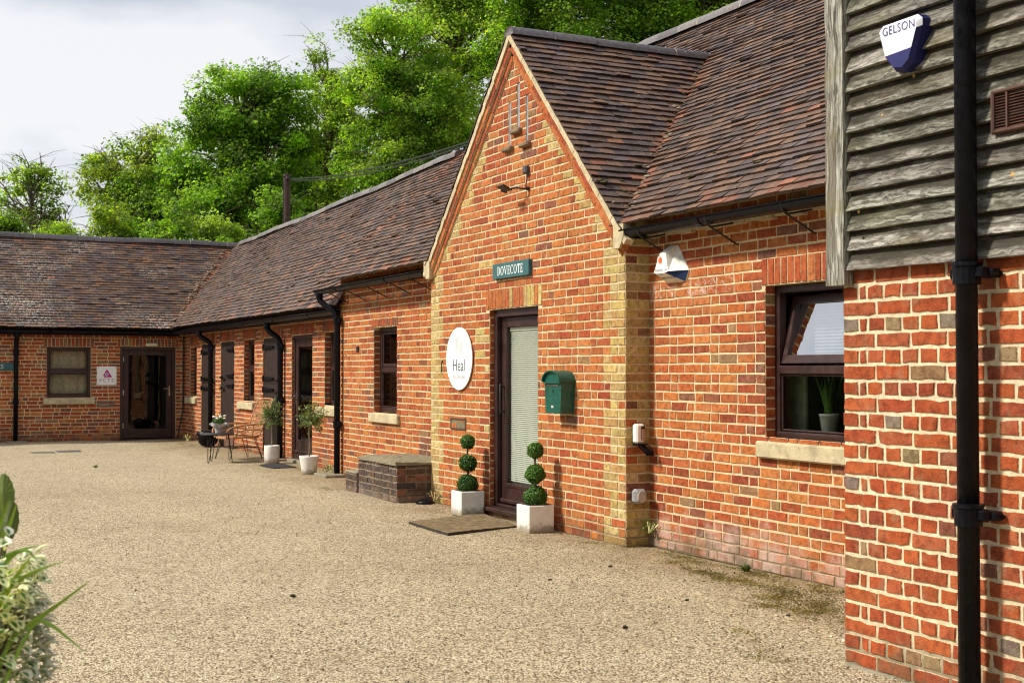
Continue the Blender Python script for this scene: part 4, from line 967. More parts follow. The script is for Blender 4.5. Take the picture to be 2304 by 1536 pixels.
# floodlight and its sensor
t = thing('floodlight', (5.68, 10.99, 3.3), 'black security floodlight on a bracket high on the bay gable', 'floodlight')
mb = MB(); mb.box((5.63, 10.965, 3.365), (5.68, 11.045, 3.445), bev=.012); obj('sensor_box', mb, simple('dark grey plastic', (.05, .055, .06), .45), t)
mb = MB(); mb.tube(smooth_path([(5.66, 11.0, 3.37), (5.65, 10.98, 3.31), (5.63, 10.97, 3.24), (5.66, 10.985, 3.22)], 2), .006, 6); obj('cable', mb, M_iron, t)
mb = MB(); mb.tube(smooth_path([(5.68, 10.99, 3.225), (5.62, 10.99, 3.215), (5.58, 11.05, 3.235), (5.56, 11.13, 3.235)], 2), .010, 6); mb.ball((5.665, 10.99, 3.222), .022, 10); obj('bracket', mb, M_iron, t)
mb = MB(); a = R_(24); C0 = Vector((5.50, 11.18, 3.235)); rx = Vector((math.cos(a), .1, -math.sin(a))); ry = Vector((0, 1, 0)); n_ = Vector((math.sin(a), 0, math.cos(a)))
mb.prism([C0 + rx * p + ry * q for p, q in ((-.055, -.085), (.055, -.085), (.055, .075), (-.055, .075))], n_ * .010); mb.tube([C0 - n_ * .03 + ry * .0 - rx * .02, C0 - n_ * .03 + rx * .03 - ry * .04], .012, 8)
obj('lamp_head', mb, M_iron, t)
# cabin hook
t = tag(obj('wall_hook', (lambda m: (m.tube(smooth_path([(5.675, 13.06, 1.57), (5.66, 13.05, 1.575), (5.66, 13.06, 1.54), (5.665, 13.065, 1.46), (5.655, 13.065, 1.45)], 2), .006, 6), m.ball((5.672, 13.055, 1.572), .014, 8), m)[-1])(MB()), M_iron, None, loc=(5.66, 13.06, 1.5)), 'black iron hook hanging on the pale quoin left of the round sign', 'hook')
t = tag(obj('wall_vent', (lambda m: (m.box((5.895, 16.43, 1.72), (5.918, 16.50, 1.80), bev=.006), m)[-1])(MB()), M_iron, None, loc=(5.9, 16.46, 1.75)), 'tiny black outlet box on the wall between downpipe and narrow window', 'outlet box')
# sanitiser dispenser and grey box on the shaded return of the bay
t = thing('soap_dispenser', (5.80, 9.2, .9), 'white hand sanitiser dispenser with black drip tray on the bay corner', 'dispenser')
mb = MB(); mb.box((5.738, 9.155, .865), (5.822, 9.232, 1.03), bev=.016); obj('housing', mb, M_white, t)
mb = MB(); mb.box((5.782, 9.148, .895), (5.816, 9.156, .995), (.25, .09, .05)); 
for k in range(5):
    for j in range(2): mb.box((5.786 + j * .014, 9.145, .90 + k * .018), (5.796 + j * .014, 9.149, .911 + k * .018), (.65, .5, .4))
mb.box((5.782, 9.147, .99), (5.817, 9.155, 1.012), (.02, .02, .02)); obj('label', mb, M_print, t)
mb = MB(); mb.prism([(5.742, 9.225, .848), (5.82, 9.225, .848), (5.82, 9.14, .85), (5.742, 9.14, .85)], (0, 0, .014)); mb.prism([(5.748, 9.15, .852), (5.825, 9.15, .852), (5.862, 9.09, .785), (5.785, 9.09, .785)], (.003, -.014, -.016)); mb.tube([(5.752, 9.145, .868), (5.788, 9.085, .80)], .006, 6); mb.tube([(5.825, 9.145, .868), (5.862, 9.085, .80)], .006, 6); mb.tube([(5.788, 9.085, .80), (5.862, 9.085, .80)], .006, 6)
obj('drip_tray', mb, M_black, t)
t = thing('socket_box', (5.785, 9.2, .42), 'grey weatherproof socket box low on the bay corner', 'socket box')
mb = MB(); mb.box((5.725, 9.15, .365), (5.84, 9.232, .487), (.30, .31, .31), bev=.022); obj('body', mb, simple('grey plastic', (.30, .31, .32), .4), t)
mb = MB(); mb.prism([(5.785 + .042 * math.cos(R_(k * 30)), 9.149, .425 + .05 * math.sin(R_(k * 30))) for k in range(12)], (0, -.008, 0), (.42, .37, .33)); obj('cover', mb, M_col, t)
# alarm boxes
t = thing('alarm_box', (5.87, 8.83, 2.2), 'white pentagonal alarm box with an orange dot under the right hand gutter', 'alarm box')
def ab(y0, z0): return (8.845 - y0, 2.345 + z0)
front = [(-.075, .165), (.035, .165), (.155, -.055), (.10, -.075), (-.175, -.045)]
front = [(-.07, .17), (.06, .17), (.20, -.08), (.20, -.10), (-.17, -.10), (-.17, -.08)]
F = [(5.835, *ab(a, b)) for a, b in [(-.05, .15), (.045, .15), (.085, -.05), (.035, -.055), (-.155, -.05)]]
outl = [(-.06, .155), (.06, .155), (.215, -.06), (.165, -.15), (-.095, -.15), (-.17, -.06)]
mb = MB(); mb.prism([(5.918, *ab(a, b)) for a, b in outl], (-.012, 0, 0), (.80, .79, .74)); obj('backplate', mb, M_col, t)
inn = [(-.055, .15), (.05, .15), (.07, -.06), (-.165, -.06)]
A_ = [(5.906, *ab(a, b)) for a, b in outl]; Bf = [(5.80, *ab(-.05, .09)), (5.80, *ab(.04, .09)), (5.80, *ab(.075, -.065)), (5.80, *ab(.03, -.075)), (5.80, *ab(-.095, -.075)), (5.80, *ab(-.135, -.065))]
mb = MB(); mb.add(A_ + Bf, [(6, 7, 8, 9, 10, 11), (0, 1, 7, 6), (5, 0, 6, 11)], (.82, .81, .76)); mb.add(A_ + Bf, [(1, 2, 8, 7)], (.78, .77, .72)); mb.add(A_ + Bf, [(3, 4, 10, 9), (4, 5, 11, 10)], (.72, .68, .55)); obj('cover', mb, M_col, t)
mb = MB(); mb.add([Vector((A_ + Bf)[k]) + Vector((-.0005, 0, 0)) for k in (2, 3, 9, 8)], [(0, 1, 2, 3)], (.008, .03, .11)); obj('strobe_panel', mb, M_col, t)
mb = MB(); ringx(mb, 5.7985, 8.885, 2.375, .028, .028, (.75, .13, .05)); ringx(mb, 5.7988, 8.892, 2.377, .038, .006, (.70, .55, .5), 1, 60, 300); obj('emblem', mb, M_print, t)
mb = MB(); text_mb(mb, 'Protection One', .036, (5.7985, 8.87, 2.296), RY, UZ, .0008, (.20, .20, .26), .78); obj('lettering', mb, M_print, t)
q0, q1 = (Vector(A_[4]) + Vector(A_[3])) / 2, (Vector(Bf[4]) + Vector(Bf[3])) / 2; upv = (q1 - q0).normalized()
mb = MB(); text_mb(mb, '0800 876420', .040, (q0 + q1) / 2, RY, upv, .0012, (.03, .03, .03), .9); obj('lettering', mb, M_print, t)
t = thing('alarm_box', (4.36, 4.56, 2.9), 'white shield shaped alarm box with blue base lettered GELSON on the weathered boards', 'alarm box')
def gb(a, b): return (4.570 - a, 3.01 + b)
sh = [(-.155, .085), (-.10, .112), (.10, .122), (.135, .10), (.085, -.065), (.055, -.135), (-.005, -.14), (-.085, -.09)]
sh = [(-.150, .095), (-.125, .115), (.105, .118), (.135, .095), (.135, .06), (.075, -.10), (.025, -.135), (-.04, -.125), (-.105, -.05)]
def ring_pts(k, x, dz=0): return [(x, *gb(a * k + .0, (b + .01) * k - .01 + dz)) for a, b in sh]
r0, r1, r2 = ring_pts(1.0, 4.395), ring_pts(.98, 4.335), ring_pts(.84, 4.312)
n = len(sh); navy = (.010, .012, .10); white = (.80, .81, .84)
mb = MB(); cols0 = []; fs = []
for i in range(n): fs.append((i, (i + 1) % n, n + (i + 1) % n, n + i)); cols0.append(navy)
mb.add(r0 + r1, fs, cols0); obj('base', mb, M_col, t)
sh2 = [(a * .84, (b + .01) * .84 - .01) for a, b in sh]
def cl2(poly, keep_up):
    a, b = (-.20, -.047), (.20, -.030); q = [a, b, (.3, .4), (-.3, .4)] if keep_up else [b, a, (-.3, -.4), (.3, -.4)]
    return clip_poly(poly[::-1], q)
mb = MB(); fs = [(i, (i + 1) % n, n + (i + 1) % n, n + i) for i in range(n)]; cc = [navy if i in (4, 5, 6, 7) else white for i in range(n)]
mb.add(r1 + r2, fs, cc); up_ = cl2(sh2, True); mb.add([(4.312, *gb(*p)) for p in up_], [list(range(len(up_)))], white); obj('cover', mb, M_col, t)
mb = MB(); lo_ = cl2(sh2, False); mb.add([(4.312, *gb(*p)) for p in lo_], [list(range(len(lo_)))], navy); obj('strobe_panel', mb, M_col, t)
mb = MB(); text_mb(mb, 'GELSON', .058, (4.3105, 4.568, 3.082), RY, UZ, .0012, (.06, .06, .22), .95, 1.05); obj('lettering', mb, M_print, t)
# louvred vent on boards
t = thing('air_vent', (4.37, 3.965, 2.6), 'brown plastic louvred vent let into the weathered boards', 'vent'); MBN = MX(4.43)
vb = simple('brown vent plastic', (.085, .038, .026), .5)
mb = MB(); frame_ring(mb, MBN, 3.80, 4.06, 2.50, 2.69, .018, .08, .02); obj('frame', mb, vb, t)
mb = MB(); z = 2.52
while z < 2.672:
    mb.add([(4.36, 3.818, z), (4.36, 4.042, z), (4.375, 4.042, z + .011), (4.375, 3.818, z + .011)], [(0, 1, 2, 3)]); z += .0125
mb.box((4.385, 3.81, 2.51), (4.39, 4.05, 2.68)); mb.box((4.354, 3.968, 2.518), (4.37, 3.976, 2.672)); obj('slats', mb, vb, t)
# wing signs, lamp, cable
MWG = MY(28.1)
t = plate('square_sign', MWG, 4.308, 4.707, 1.162, 1.555, .02, .002, M_print, (.80, .80, .80), 'square white sign with a magenta triangle lettered VCTC beside the far glass door', 'sign')
mb = MB(); mg = (.50, .0, .17); y_ = 28.0785
for tri in ([(4.405, 1.325), (4.615, 1.325), (4.51, 1.50)],): mb.add([(x, y_, z) for x, z in tri], [(0, 1, 2)], mg)
for k in range(20):
    a0, a1 = R_(18 * k), R_(18 * k + 18); mb.add([(4.505, y_ - .0006, 1.385), (4.505 + .034 * math.cos(a0), y_ - .0006, 1.385 + .034 * math.sin(a0)), (4.505 + .034 * math.cos(a1), y_ - .0006, 1.385 + .034 * math.sin(a1))], [(0, 1, 2)], (.8, .8, .8))
    mb.add([(4.505, y_ - .0012, 1.385), (4.505 + .026 * math.cos(a0), y_ - .0012, 1.385 + .026 * math.sin(a0)), (4.505 + .026 * math.cos(a1), y_ - .0012, 1.385 + .026 * math.sin(a1))], [(0, 1, 2)], (.12, .30, .55))
mb.add([(x, y_ - .0006, z) for x, z in ((4.40, 1.335), (4.45, 1.362), (4.462, 1.345), (4.44, 1.325))], [(0, 1, 2, 3)], (.8, .8, .8)); obj('triangle_emblem', mb, M_print, t)
mb = MB(); text_mb(mb, 'VCTC', .105, (4.507, 28.0795, 1.262), (1, 0, 0), UZ, .002, (.10, .10, .10), .98, 1.4); obj('lettering', mb, M_print, t)
mb = MB()
for x in (4.335, 4.68):
    for z in (1.19, 1.527): mb.tube([(x, 28.082, z), (x, 28.076, z)], .009, 8, (.25, .25, .25))
obj('screws', mb, M_print, t)
letter_plate(MWG, 4.313, 4.676, .711, .826, (.20, .19, .15), 'grey letter plate in the far wall under the square white sign', simple('grey metal', (.17, .16, .14), .45, .6))
t = plate('name_sign', MWG, 1.62, 2.685, 1.471, 1.627, .045, .004, M_col, (.03, .095, .105), 'teal name board ending in LES cut off by the left edge', 'sign')
mb = MB(); serif_word(mb, 'STABLES', .085, (2.26, 28.054, 1.548), (1, 0, 0), UZ, .001, (.80, .82, .78), .13); obj('lettering', mb, M_print, t)
t = thing('bulkhead_light', (5.43, 28.05, 2.02), 'small cream wall lamp over the far glass door', 'wall lamp'); mb = MB(); mb.box((5.30, 28.0, 1.985), (5.55, 28.098, 2.05), bev=.02); obj('cover', mb, simple('cream lamp cover', (.62, .55, .38), .5), t); mb = MB(); mb.box((5.29, 28.07, 1.98), (5.56, 28.099, 1.984)); obj('base', mb, M_white, t)
mb = MB(); mb.tube(smooth_path([(6.10, 28.06, 2.2), (6.10, 28.06, 1.0), (6.09, 28.05, .6), (6.02, 28.05, .25), (5.98, 28.06, .0)], 2), .014, 6); tag(obj('wall_cable', mb, M_iron, None, True, loc=(6.1, 28.06, 0)), 'thin black cable running down the inner corner beside the far glass door', 'cable')

# ================================================================== BRICK MOUNTING BLOCK
t = thing('mounting_block', (5.6, 14.2, 0), 'old dark brick mounting block with a stone top and lower step beside the bay', 'mounting block')
def bb_col(u, z, i, w): return pick(([(.085, .060, .050), (.10, .065, .050), (.12, .075, .055), (.075, .060, .058)], 9), ([(.17, .08, .05), (.24, .10, .06)], .9))
M_block = brick_material('old dark brick', mortar=(.30, .25, .18), salt=.35, salt_z=.25, dirt=.4); M_bm = mortar_material('block mortar', (.25, .20, .14))
mb = MB(); lay(mb, MX(5.27), 13.40, 14.63, 0, .42, .0765, bb_col, jit=.004, proud=.008); sheet(mb, MX(5.27), 13.40, 14.63, -.05, .42)
lay(mb, MY(13.40), 5.27, 5.92, 0, .42, .0765, bb_col, jit=.004, proud=.008); sheet(mb, MY(13.40), 5.27, 5.92, -.05, .42); mb.quad((5.27, 14.63, -.05), (5.92, 14.63, -.05), (5.92, 14.63, .42), (5.27, 14.63, .42), (1, 1, 1), 1)
obj('brickwork', mb, [M_block, M_bm], t)
mb = MB(); n = 12; vs = []
for j in range(9):
    for i in range(n + 1):
        x = 5.245 + .68 * j / 8; y = 13.375 + 1.285 * i / n; vs.append((x + random.uniform(-.012, .012), y + random.uniform(-.014, .014), .470 + random.uniform(-.007, .007) - (random.uniform(.01, .035) if i in (0, n) or j in (0,) else 0)))
fs = [(j * (n + 1) + i, j * (n + 1) + i + 1, (j + 1) * (n + 1) + i + 1, (j + 1) * (n + 1) + i) for j in range(8) for i in range(n)]
b0 = len(vs); bd = [(0, i) for i in range(n + 1)] + [(j, n) for j in range(1, 9)] + [(8, i) for i in range(n - 1, -1, -1)] + [(j, 0) for j in range(7, 0, -1)]
for j, i in bd: p = vs[j * (n + 1) + i]; vs.append((p[0], p[1], .418))
for k in range(len(bd)): a, b = bd[k], bd[(k + 1) % len(bd)]; fs.append((a[0] * (n + 1) + a[1], b[0] * (n + 1) + b[1], b0 + (k + 1) % len(bd), b0 + k))
mb.add(vs, fs); obj('top_slab', mb, stone_material('mossy slab', (.21, .18, .115), .8), t)
mb = MB(); lay(mb, MX(5.25), 14.64, 15.03, 0, .2295, .0765, bb_col, jit=.004, proud=.008); sheet(mb, MX(5.25), 14.64, 15.03, -.05, .23); mb.box((5.252, 14.645, -.04), (5.92, 15.03, .228), (1, 1, 1), 1)
st = obj('step', mb, [M_block, M_bm], t); mb = MB(); mb.box((5.235, 14.64, .231), (5.92, 15.05, .262), bev=.012); obj('step_slab', mb, M_conc, st)

# ================================================================== PLANT HELPERS
def leaf_mesh(name, P, Nrm, size, cols, m, parent, aspect=.55, fold=.25):
    """P (n,3) centres, Nrm (n,3) facing, size (n,), cols (n,3): one kinked four-point leaf each"""
    n = len(P); a = rng.normal(size=(n, 3)); Nn = Nrm / (np.linalg.norm(Nrm, axis=1, keepdims=True) + 1e-9)
    T = a - (a * Nn).sum(1, keepdims=True) * Nn; T /= np.linalg.norm(T, axis=1, keepdims=True) + 1e-9; B = np.cross(Nn, T); s = size[:, None]
    V = np.stack([P - T * s * .5, P + B * s * aspect * .5 + Nn * s * fold * .5, P + T * s * .5 - Nn * s * .1, P - B * s * aspect * .5 + Nn * s * fold * .5], 1).reshape(-1, 3)
    off = np.array(wloc(parent)) if parent else np.zeros(3)
    me = bpy.data.meshes.new(name); me.vertices.add(4 * n); me.vertices.foreach_set('co', (V - off).astype(np.float32).ravel())
    me.loops.add(4 * n); me.loops.foreach_set('vertex_index', np.arange(4 * n, dtype=np.int32)); me.polygons.add(n); me.polygons.foreach_set('loop_start', np.arange(0, 4 * n, 4, dtype=np.int32))
    try: me.polygons.foreach_set('loop_total', np.full(n, 4, np.int32))
    except Exception: pass
    at = me.attributes.new('col', 'FLOAT_COLOR', 'FACE'); c4 = np.ones((n, 4), np.float32); c4[:, :3] = cols; at.data.foreach_set('color', c4.ravel())
    me.materials.append(m); me.update(calc_edges=True); me.validate()
    o = bpy.data.objects.new(name, me); COL.objects.link(o)
    if parent: o.parent = parent
    return o
def pal(n, base, var=.25, hue=.12):
    base = np.array(base); k = base[rng.integers(0, len(base), n)]; return np.clip(k * rng.uniform(1 - var, 1 + var, (n, 1)) * rng.uniform(1 - hue, 1 + hue, (n, 3)), .003, 1)
def blob_leaves(c, r, n, shell=.35):
    d = rng.normal(size=(n, 3)); d /= np.linalg.norm(d, axis=1, keepdims=True); q = (1 - shell * rng.random((n, 1)) ** 1.6); P = np.array(c) + d * q * np.array(r); return P, d
TOPG = [(.055, .14, .024), (.08, .19, .03), (.04, .105, .02), (.11, .24, .04)]
def topiary(x, y, label):
    t = thing('topiary', (x, y, 0), label, 'topiary', 'ball topiaries flanking the bay door')
    p = MB(); h = .252; w_ = .128
    p.box((x - w_, y - w_, .004), (x + w_, y + w_, h), bev=.006); p.box((x - w_ + .014, y - w_ + .014, h - .03), (x + w_ - .014, y + w_ - .014, h + .001), (1, 1, 1))
    po = obj('pot', p, M_potwhite, t); s = MB(); s.box((x - w_ + .016, y - w_ + .016, h + .0015), (x + w_ - .016, y + w_ - .016, h + .006), (.05, .035, .02)); obj('soil', s, M_colr, po)
    st = MB(); st.tube([(x, y, h), (x + .004, y, .45), (x - .004, y, .62), (x, y, .80)], .011, 8); obj('stem', st, M_bark, t)
    for z, r in ((.315, .108), (.53, .092), (.745, .076)):
        P, d = blob_leaves((x, y, z), (r, r, r * .97), int(2600 * (r / .1) ** 2), .22); a1, a2 = rng.uniform(0, 6, 2); P = np.array((x, y, z)) + (P - np.array((x, y, z))) * (1 + .07 * np.sin(d[:, :1] * 4 + a1) * np.sin(d[:, 2:] * 5 + a2) + np.where(rng.random((len(P), 1)) < .03, .13, 0) + rng.normal(0, .02, (len(P), 1)))
        o = leaf_mesh('foliage_ball', P, d + rng.normal(size=d.shape) * .55, rng.uniform(.013, .022, len(P)), pal(len(P), TOPG, .35), M_topi, t, .6)
        c = MB(); c.ball((x, y, z), r * .80, 16, (.012, .03, .008)); obj('inner_twigs', c, M_colr, o)
    return t
topiary(5.49, 11.99, 'triple ball topiary in a white cube pot left of the bay door')
topiary(5.475, 10.475, 'triple ball topiary in a white cube pot right of the bay door, nearest the viewer')
OLV = [(.17, .25, .07), (.22, .30, .10), (.12, .19, .055), (.28, .35, .17), (.18, .28, .06)]
def olive(x, y, pot, label, z_f, r_f, lean):
    t = thing('olive_tree', (x, y, 0), label, 'potted tree', 'potted olive trees along the range'); p = MB()
    if pot == 'drum': p.lathe([(.112, 0), (.118, .01), (.122, .27), (.120, .285), (.108, .285), (.106, .25)], (x, y, 0.003), 28)
    else:
        pr = [(.098, 0)] + [(.100 + .036 * k / 14 + (.0025 if k % 2 else 0), .012 + .22 * k / 14) for k in range(15)] + [(.140, .245), (.140, .262), (.126, .262), (.124, .235)]; p.lathe(pr, (x, y, .003), 28)
    po = obj('pot', p, M_potwhite, t, True); s = MB(); s.lathe([(.105, .236), (.04, .25)], (x, y, 0), 16, (.05, .035, .02)); obj('soil', s, M_colr, po)
    st = MB(); st.tube(smooth_path([(x, y, .24), (x + lean * .3, y, .45), (x - .008, y, .6), (x + lean, y, z_f)], 2), .011, 8, (1, 1, 1)); obj('stem', st, simple('grey olive bark', (.20, .16, .11), .85, var=.3, nscale=30), t)
    tw = MB(); Ps, Ds, Sz = [], [], []
    for i in range(64):
        d = Vector((random.gauss(0, 1), random.gauss(0, 1), random.gauss(.35, .9))).normalized(); L = r_f * random.uniform(.65, 1.25); b = Vector((x + lean, y, z_f - .08)); e = b + Vector((d.x * L, d.y * L, d.z * L * 1.1 + .06)); md = b.lerp(e, .5) + Vector((0, 0, .02)); tw.tube([b, md, e], [.004, .003, .001], 4)
        for k in range(20):
            q = b.lerp(e, random.uniform(.35, 1.02)); Ps.append(q + Vector((random.gauss(0, .014), random.gauss(0, .014), random.gauss(0, .014)))); Ds.append((random.gauss(0, 1), random.gauss(0, 1), random.gauss(.6, .8))); Sz.append(random.uniform(.032, .058))
    P = np.array(Ps); leaf_mesh('foliage', P, np.array(Ds), np.array(Sz), pal(len(P), OLV, .3), M_topi, t, .28); obj('twigs', tw, M_bark, t)
olive(5.735, 19.96, 'drum', 'olive standard in a straight white pot beside the dark stable door', .80, .20, .0)
olive(5.615, 17.66, 'ribbed', 'olive standard in a ribbed tapered white pot beside the corner downpipe', .82, .20, .03)
# doormats and ground fittings
t = thing('doormat', (5.1, 11.2, 0), 'large worn brown coir mat lying before the bay door', 'doormat')
mb = MB(); nu, nv = 24, 18; cs = [Vector((4.645, 11.51, 0)), Vector((4.63, 10.53, 0)), Vector((5.44, 10.77, 0)), Vector((5.60, 11.86, 0))]; vs = []
for j in range(nv + 1):
    for i in range(nu + 1):
        a, b = i / nu, j / nv; p = cs[0].lerp(cs[1], a).lerp(cs[3].lerp(cs[2], a), b); vs.append((p.x + random.uniform(-.004, .004), p.y + random.uniform(-.004, .004), .030 + .004 * math.sin(a * 7) * math.sin(b * 5) + random.uniform(0, .004)))
fs = [(j * (nu + 1) + i, j * (nu + 1) + i + 1, (j + 1) * (nu + 1) + i + 1, (j + 1) * (nu + 1) + i) for j in range(nv) for i in range(nu)]
mb.add(vs, fs, [jitc((.165, .115, .058), .22) for _ in fs]); obj('pile', mb, col_mat('coir', .95, .9, 140, .35), t)
mb = MB(); bd = [(0, i) for i in range(nu + 1)] + [(j, nu) for j in range(1, nv + 1)] + [(nv, i) for i in range(nu - 1, -1, -1)] + [(j, 0) for j in range(nv - 1, 0, -1)]
ed = [vs[j * (nu + 1) + i] for j, i in bd]; m_ = len(ed); mb.add(ed + [(p[0], p[1], -.005) for p in ed], [(k, (k + 1) % m_, m_ + (k + 1) % m_, m_ + k) for k in range(m_)], (.035, .028, .02)); obj('rubber_edge', mb, M_colr, t)
mb = MB(); mb.prism([(5.40, 18.75, .004), (5.43, 19.55, .004), (5.80, 19.62, .004), (5.78, 18.80, .004)], (0, 0, .022), (.022, .022, .024)); tag(obj('doormat', mb, M_colr, None, loc=(5.6, 19.2, 0)), 'flat black rubber mat before the glazed range door', 'doormat')
t = thing('ground_light', (5.53, 13.2, 0), 'low black dome lamp on the gravel at the foot of the mounting block', 'ground light'); mb = MB(); mb.lathe([(.105, .0), (.108, .012), (.09, .03), (.05, .048), (.01, .052)], (5.53, 13.2, .008), 24); obj('dome', mb, M_black, t, True); mb = MB(); mb.lathe([(.112, 0), (.112, .01)], (5.53, 13.2, -.002), 24); obj('rim', mb, M_iron, t)
for x, y, l in ((2.80, 24.25, 'dark slate drain cover flush in the gravel, left one of two'), (3.27, 24.5, 'dark slate drain cover flush in the gravel, right one of two')):
    mb = MB(); mb.box((x - .2, y - .16, -.02), (x + .2, y + .16, .022), (.12, .12, .115), bev=.008); tag(obj('drain_cover', mb, M_colr, None, loc=(x, y, 0)), l, 'drain cover', 'drain covers in the gravel')
t = thing('black_tub', (5.88, 24.86, 0), 'rounded black tub on the ground behind the small round table', 'tub'); mb = MB(); mb.lathe([(.06, .01), (.12, .02), (.18, .09), (.20, .20), (.205, .30), (.192, .30), (.18, .26)], (5.88, 24.86, 0), 24); obj('bowl', mb, M_black, t, True); mb = MB(); mb.tube([(5.68, 24.86, .27), (5.64, 24.86, .2), (5.69, 24.86, .14)], .012, 6); obj('handle', mb, M_black, t)
# table, flowers, chair
t = thing('side_table', (5.03, 20.62, 0), 'small round black table on hairpin legs beside the rattan chair', 'table')
mb = MB(); mb.lathe([(.262, 0), (.27, .004), (.27, .018), (.264, .024)], (5.03, 20.62, .445), 36); obj('table_top', mb, simple('matt black metal top', (.03, .032, .036), .4, var=.15), t)
def hairpin(parent, top, foot, m=M_iron, sp=.05, r=.006, name='leg'):
    top, foot = Vector(top), Vector(foot); d = (foot - top); s = Vector((-d.y, d.x, 0)); s = s.normalized() if s.length > 1e-4 else Vector((1, 0, 0))
    mb = MB(); mb.tube(smooth_path([top + s * sp, foot + s * .012 + Vector((0, 0, .02)), foot, foot - s * .012 + Vector((0, 0, .02)), top - s * sp], 1), r, 6); return obj(name, mb, m, parent, True)
for a in (100, 220, 340):
    c, s = math.cos(R_(a)), math.sin(R_(a)); hairpin(t, (5.03 + .17 * c, 20.62 + .17 * s, .445), (5.03 + .235 * c, 20.62 + .235 * s, .0), sp=.055)
t = thing('flower_pot', (5.06, 20.66, .47), 'potted white flowers in paper wrap standing on the small black table', 'flowers'); px, py = 5.06, 20.66
mb = MB(); mb.lathe([(.055, 0), (.058, .004), (.07, .10), (.064, .10), (.062, .08)], (px, py, .469), 20, (.42, .38, .38)); obj('pot', mb, M_col, t)
mb = MB(); nn = 22; vs = []
for k in range(nn):
    a = 2 * math.pi * k / nn; r = .145 + .035 * math.sin(a * 3 + 1) + random.uniform(-.01, .01); vs += [(px + .066 * math.cos(a), py + .066 * math.sin(a), .545), (px + .105 * math.cos(a + .05), py + .105 * math.sin(a), .58 + random.uniform(-.01, .01)), (px + r * math.cos(a), py + r * math.sin(a), .625 + random.uniform(-.02, .03))]
mb.add(vs, [q for k in range(nn) for q in ((k * 3, ((k + 1) % nn) * 3, ((k + 1) % nn) * 3 + 1, k * 3 + 1), (k * 3 + 1, ((k + 1) % nn) * 3 + 1, ((k + 1) % nn) * 3 + 2, k * 3 + 2))], (.62, .61, .66)); obj('paper_wrap', mb, M_col, t)
P, d = blob_leaves((px, py, .65), (.10, .10, .065), 420, .9); leaf_mesh('foliage', P, d + rng.normal(size=d.shape) * .6, rng.uniform(.03, .05, len(P)), pal(len(P), [(.06, .13, .03), (.09, .18, .04)], .3), M_topi, t, .6)
for k in range(9):
    a = k * 2.4; r = .03 + .09 * (k / 9) ** .6; c = (px + r * math.cos(a), py + r * math.sin(a), .71 + random.uniform(-.015, .03)); mb = MB()
    for q in range(9):
        b = 2 * math.pi * q / 9; mb.ball((c[0] + .014 * math.cos(b), c[1] + .014 * math.sin(b), c[2] + .004), (.012, .012, .010), 6, (.82, .80, .66))
    mb.ball((c[0], c[1], c[2] + .01), .012, 6, (.80, .74, .42)); obj('flower', mb, M_col, t)
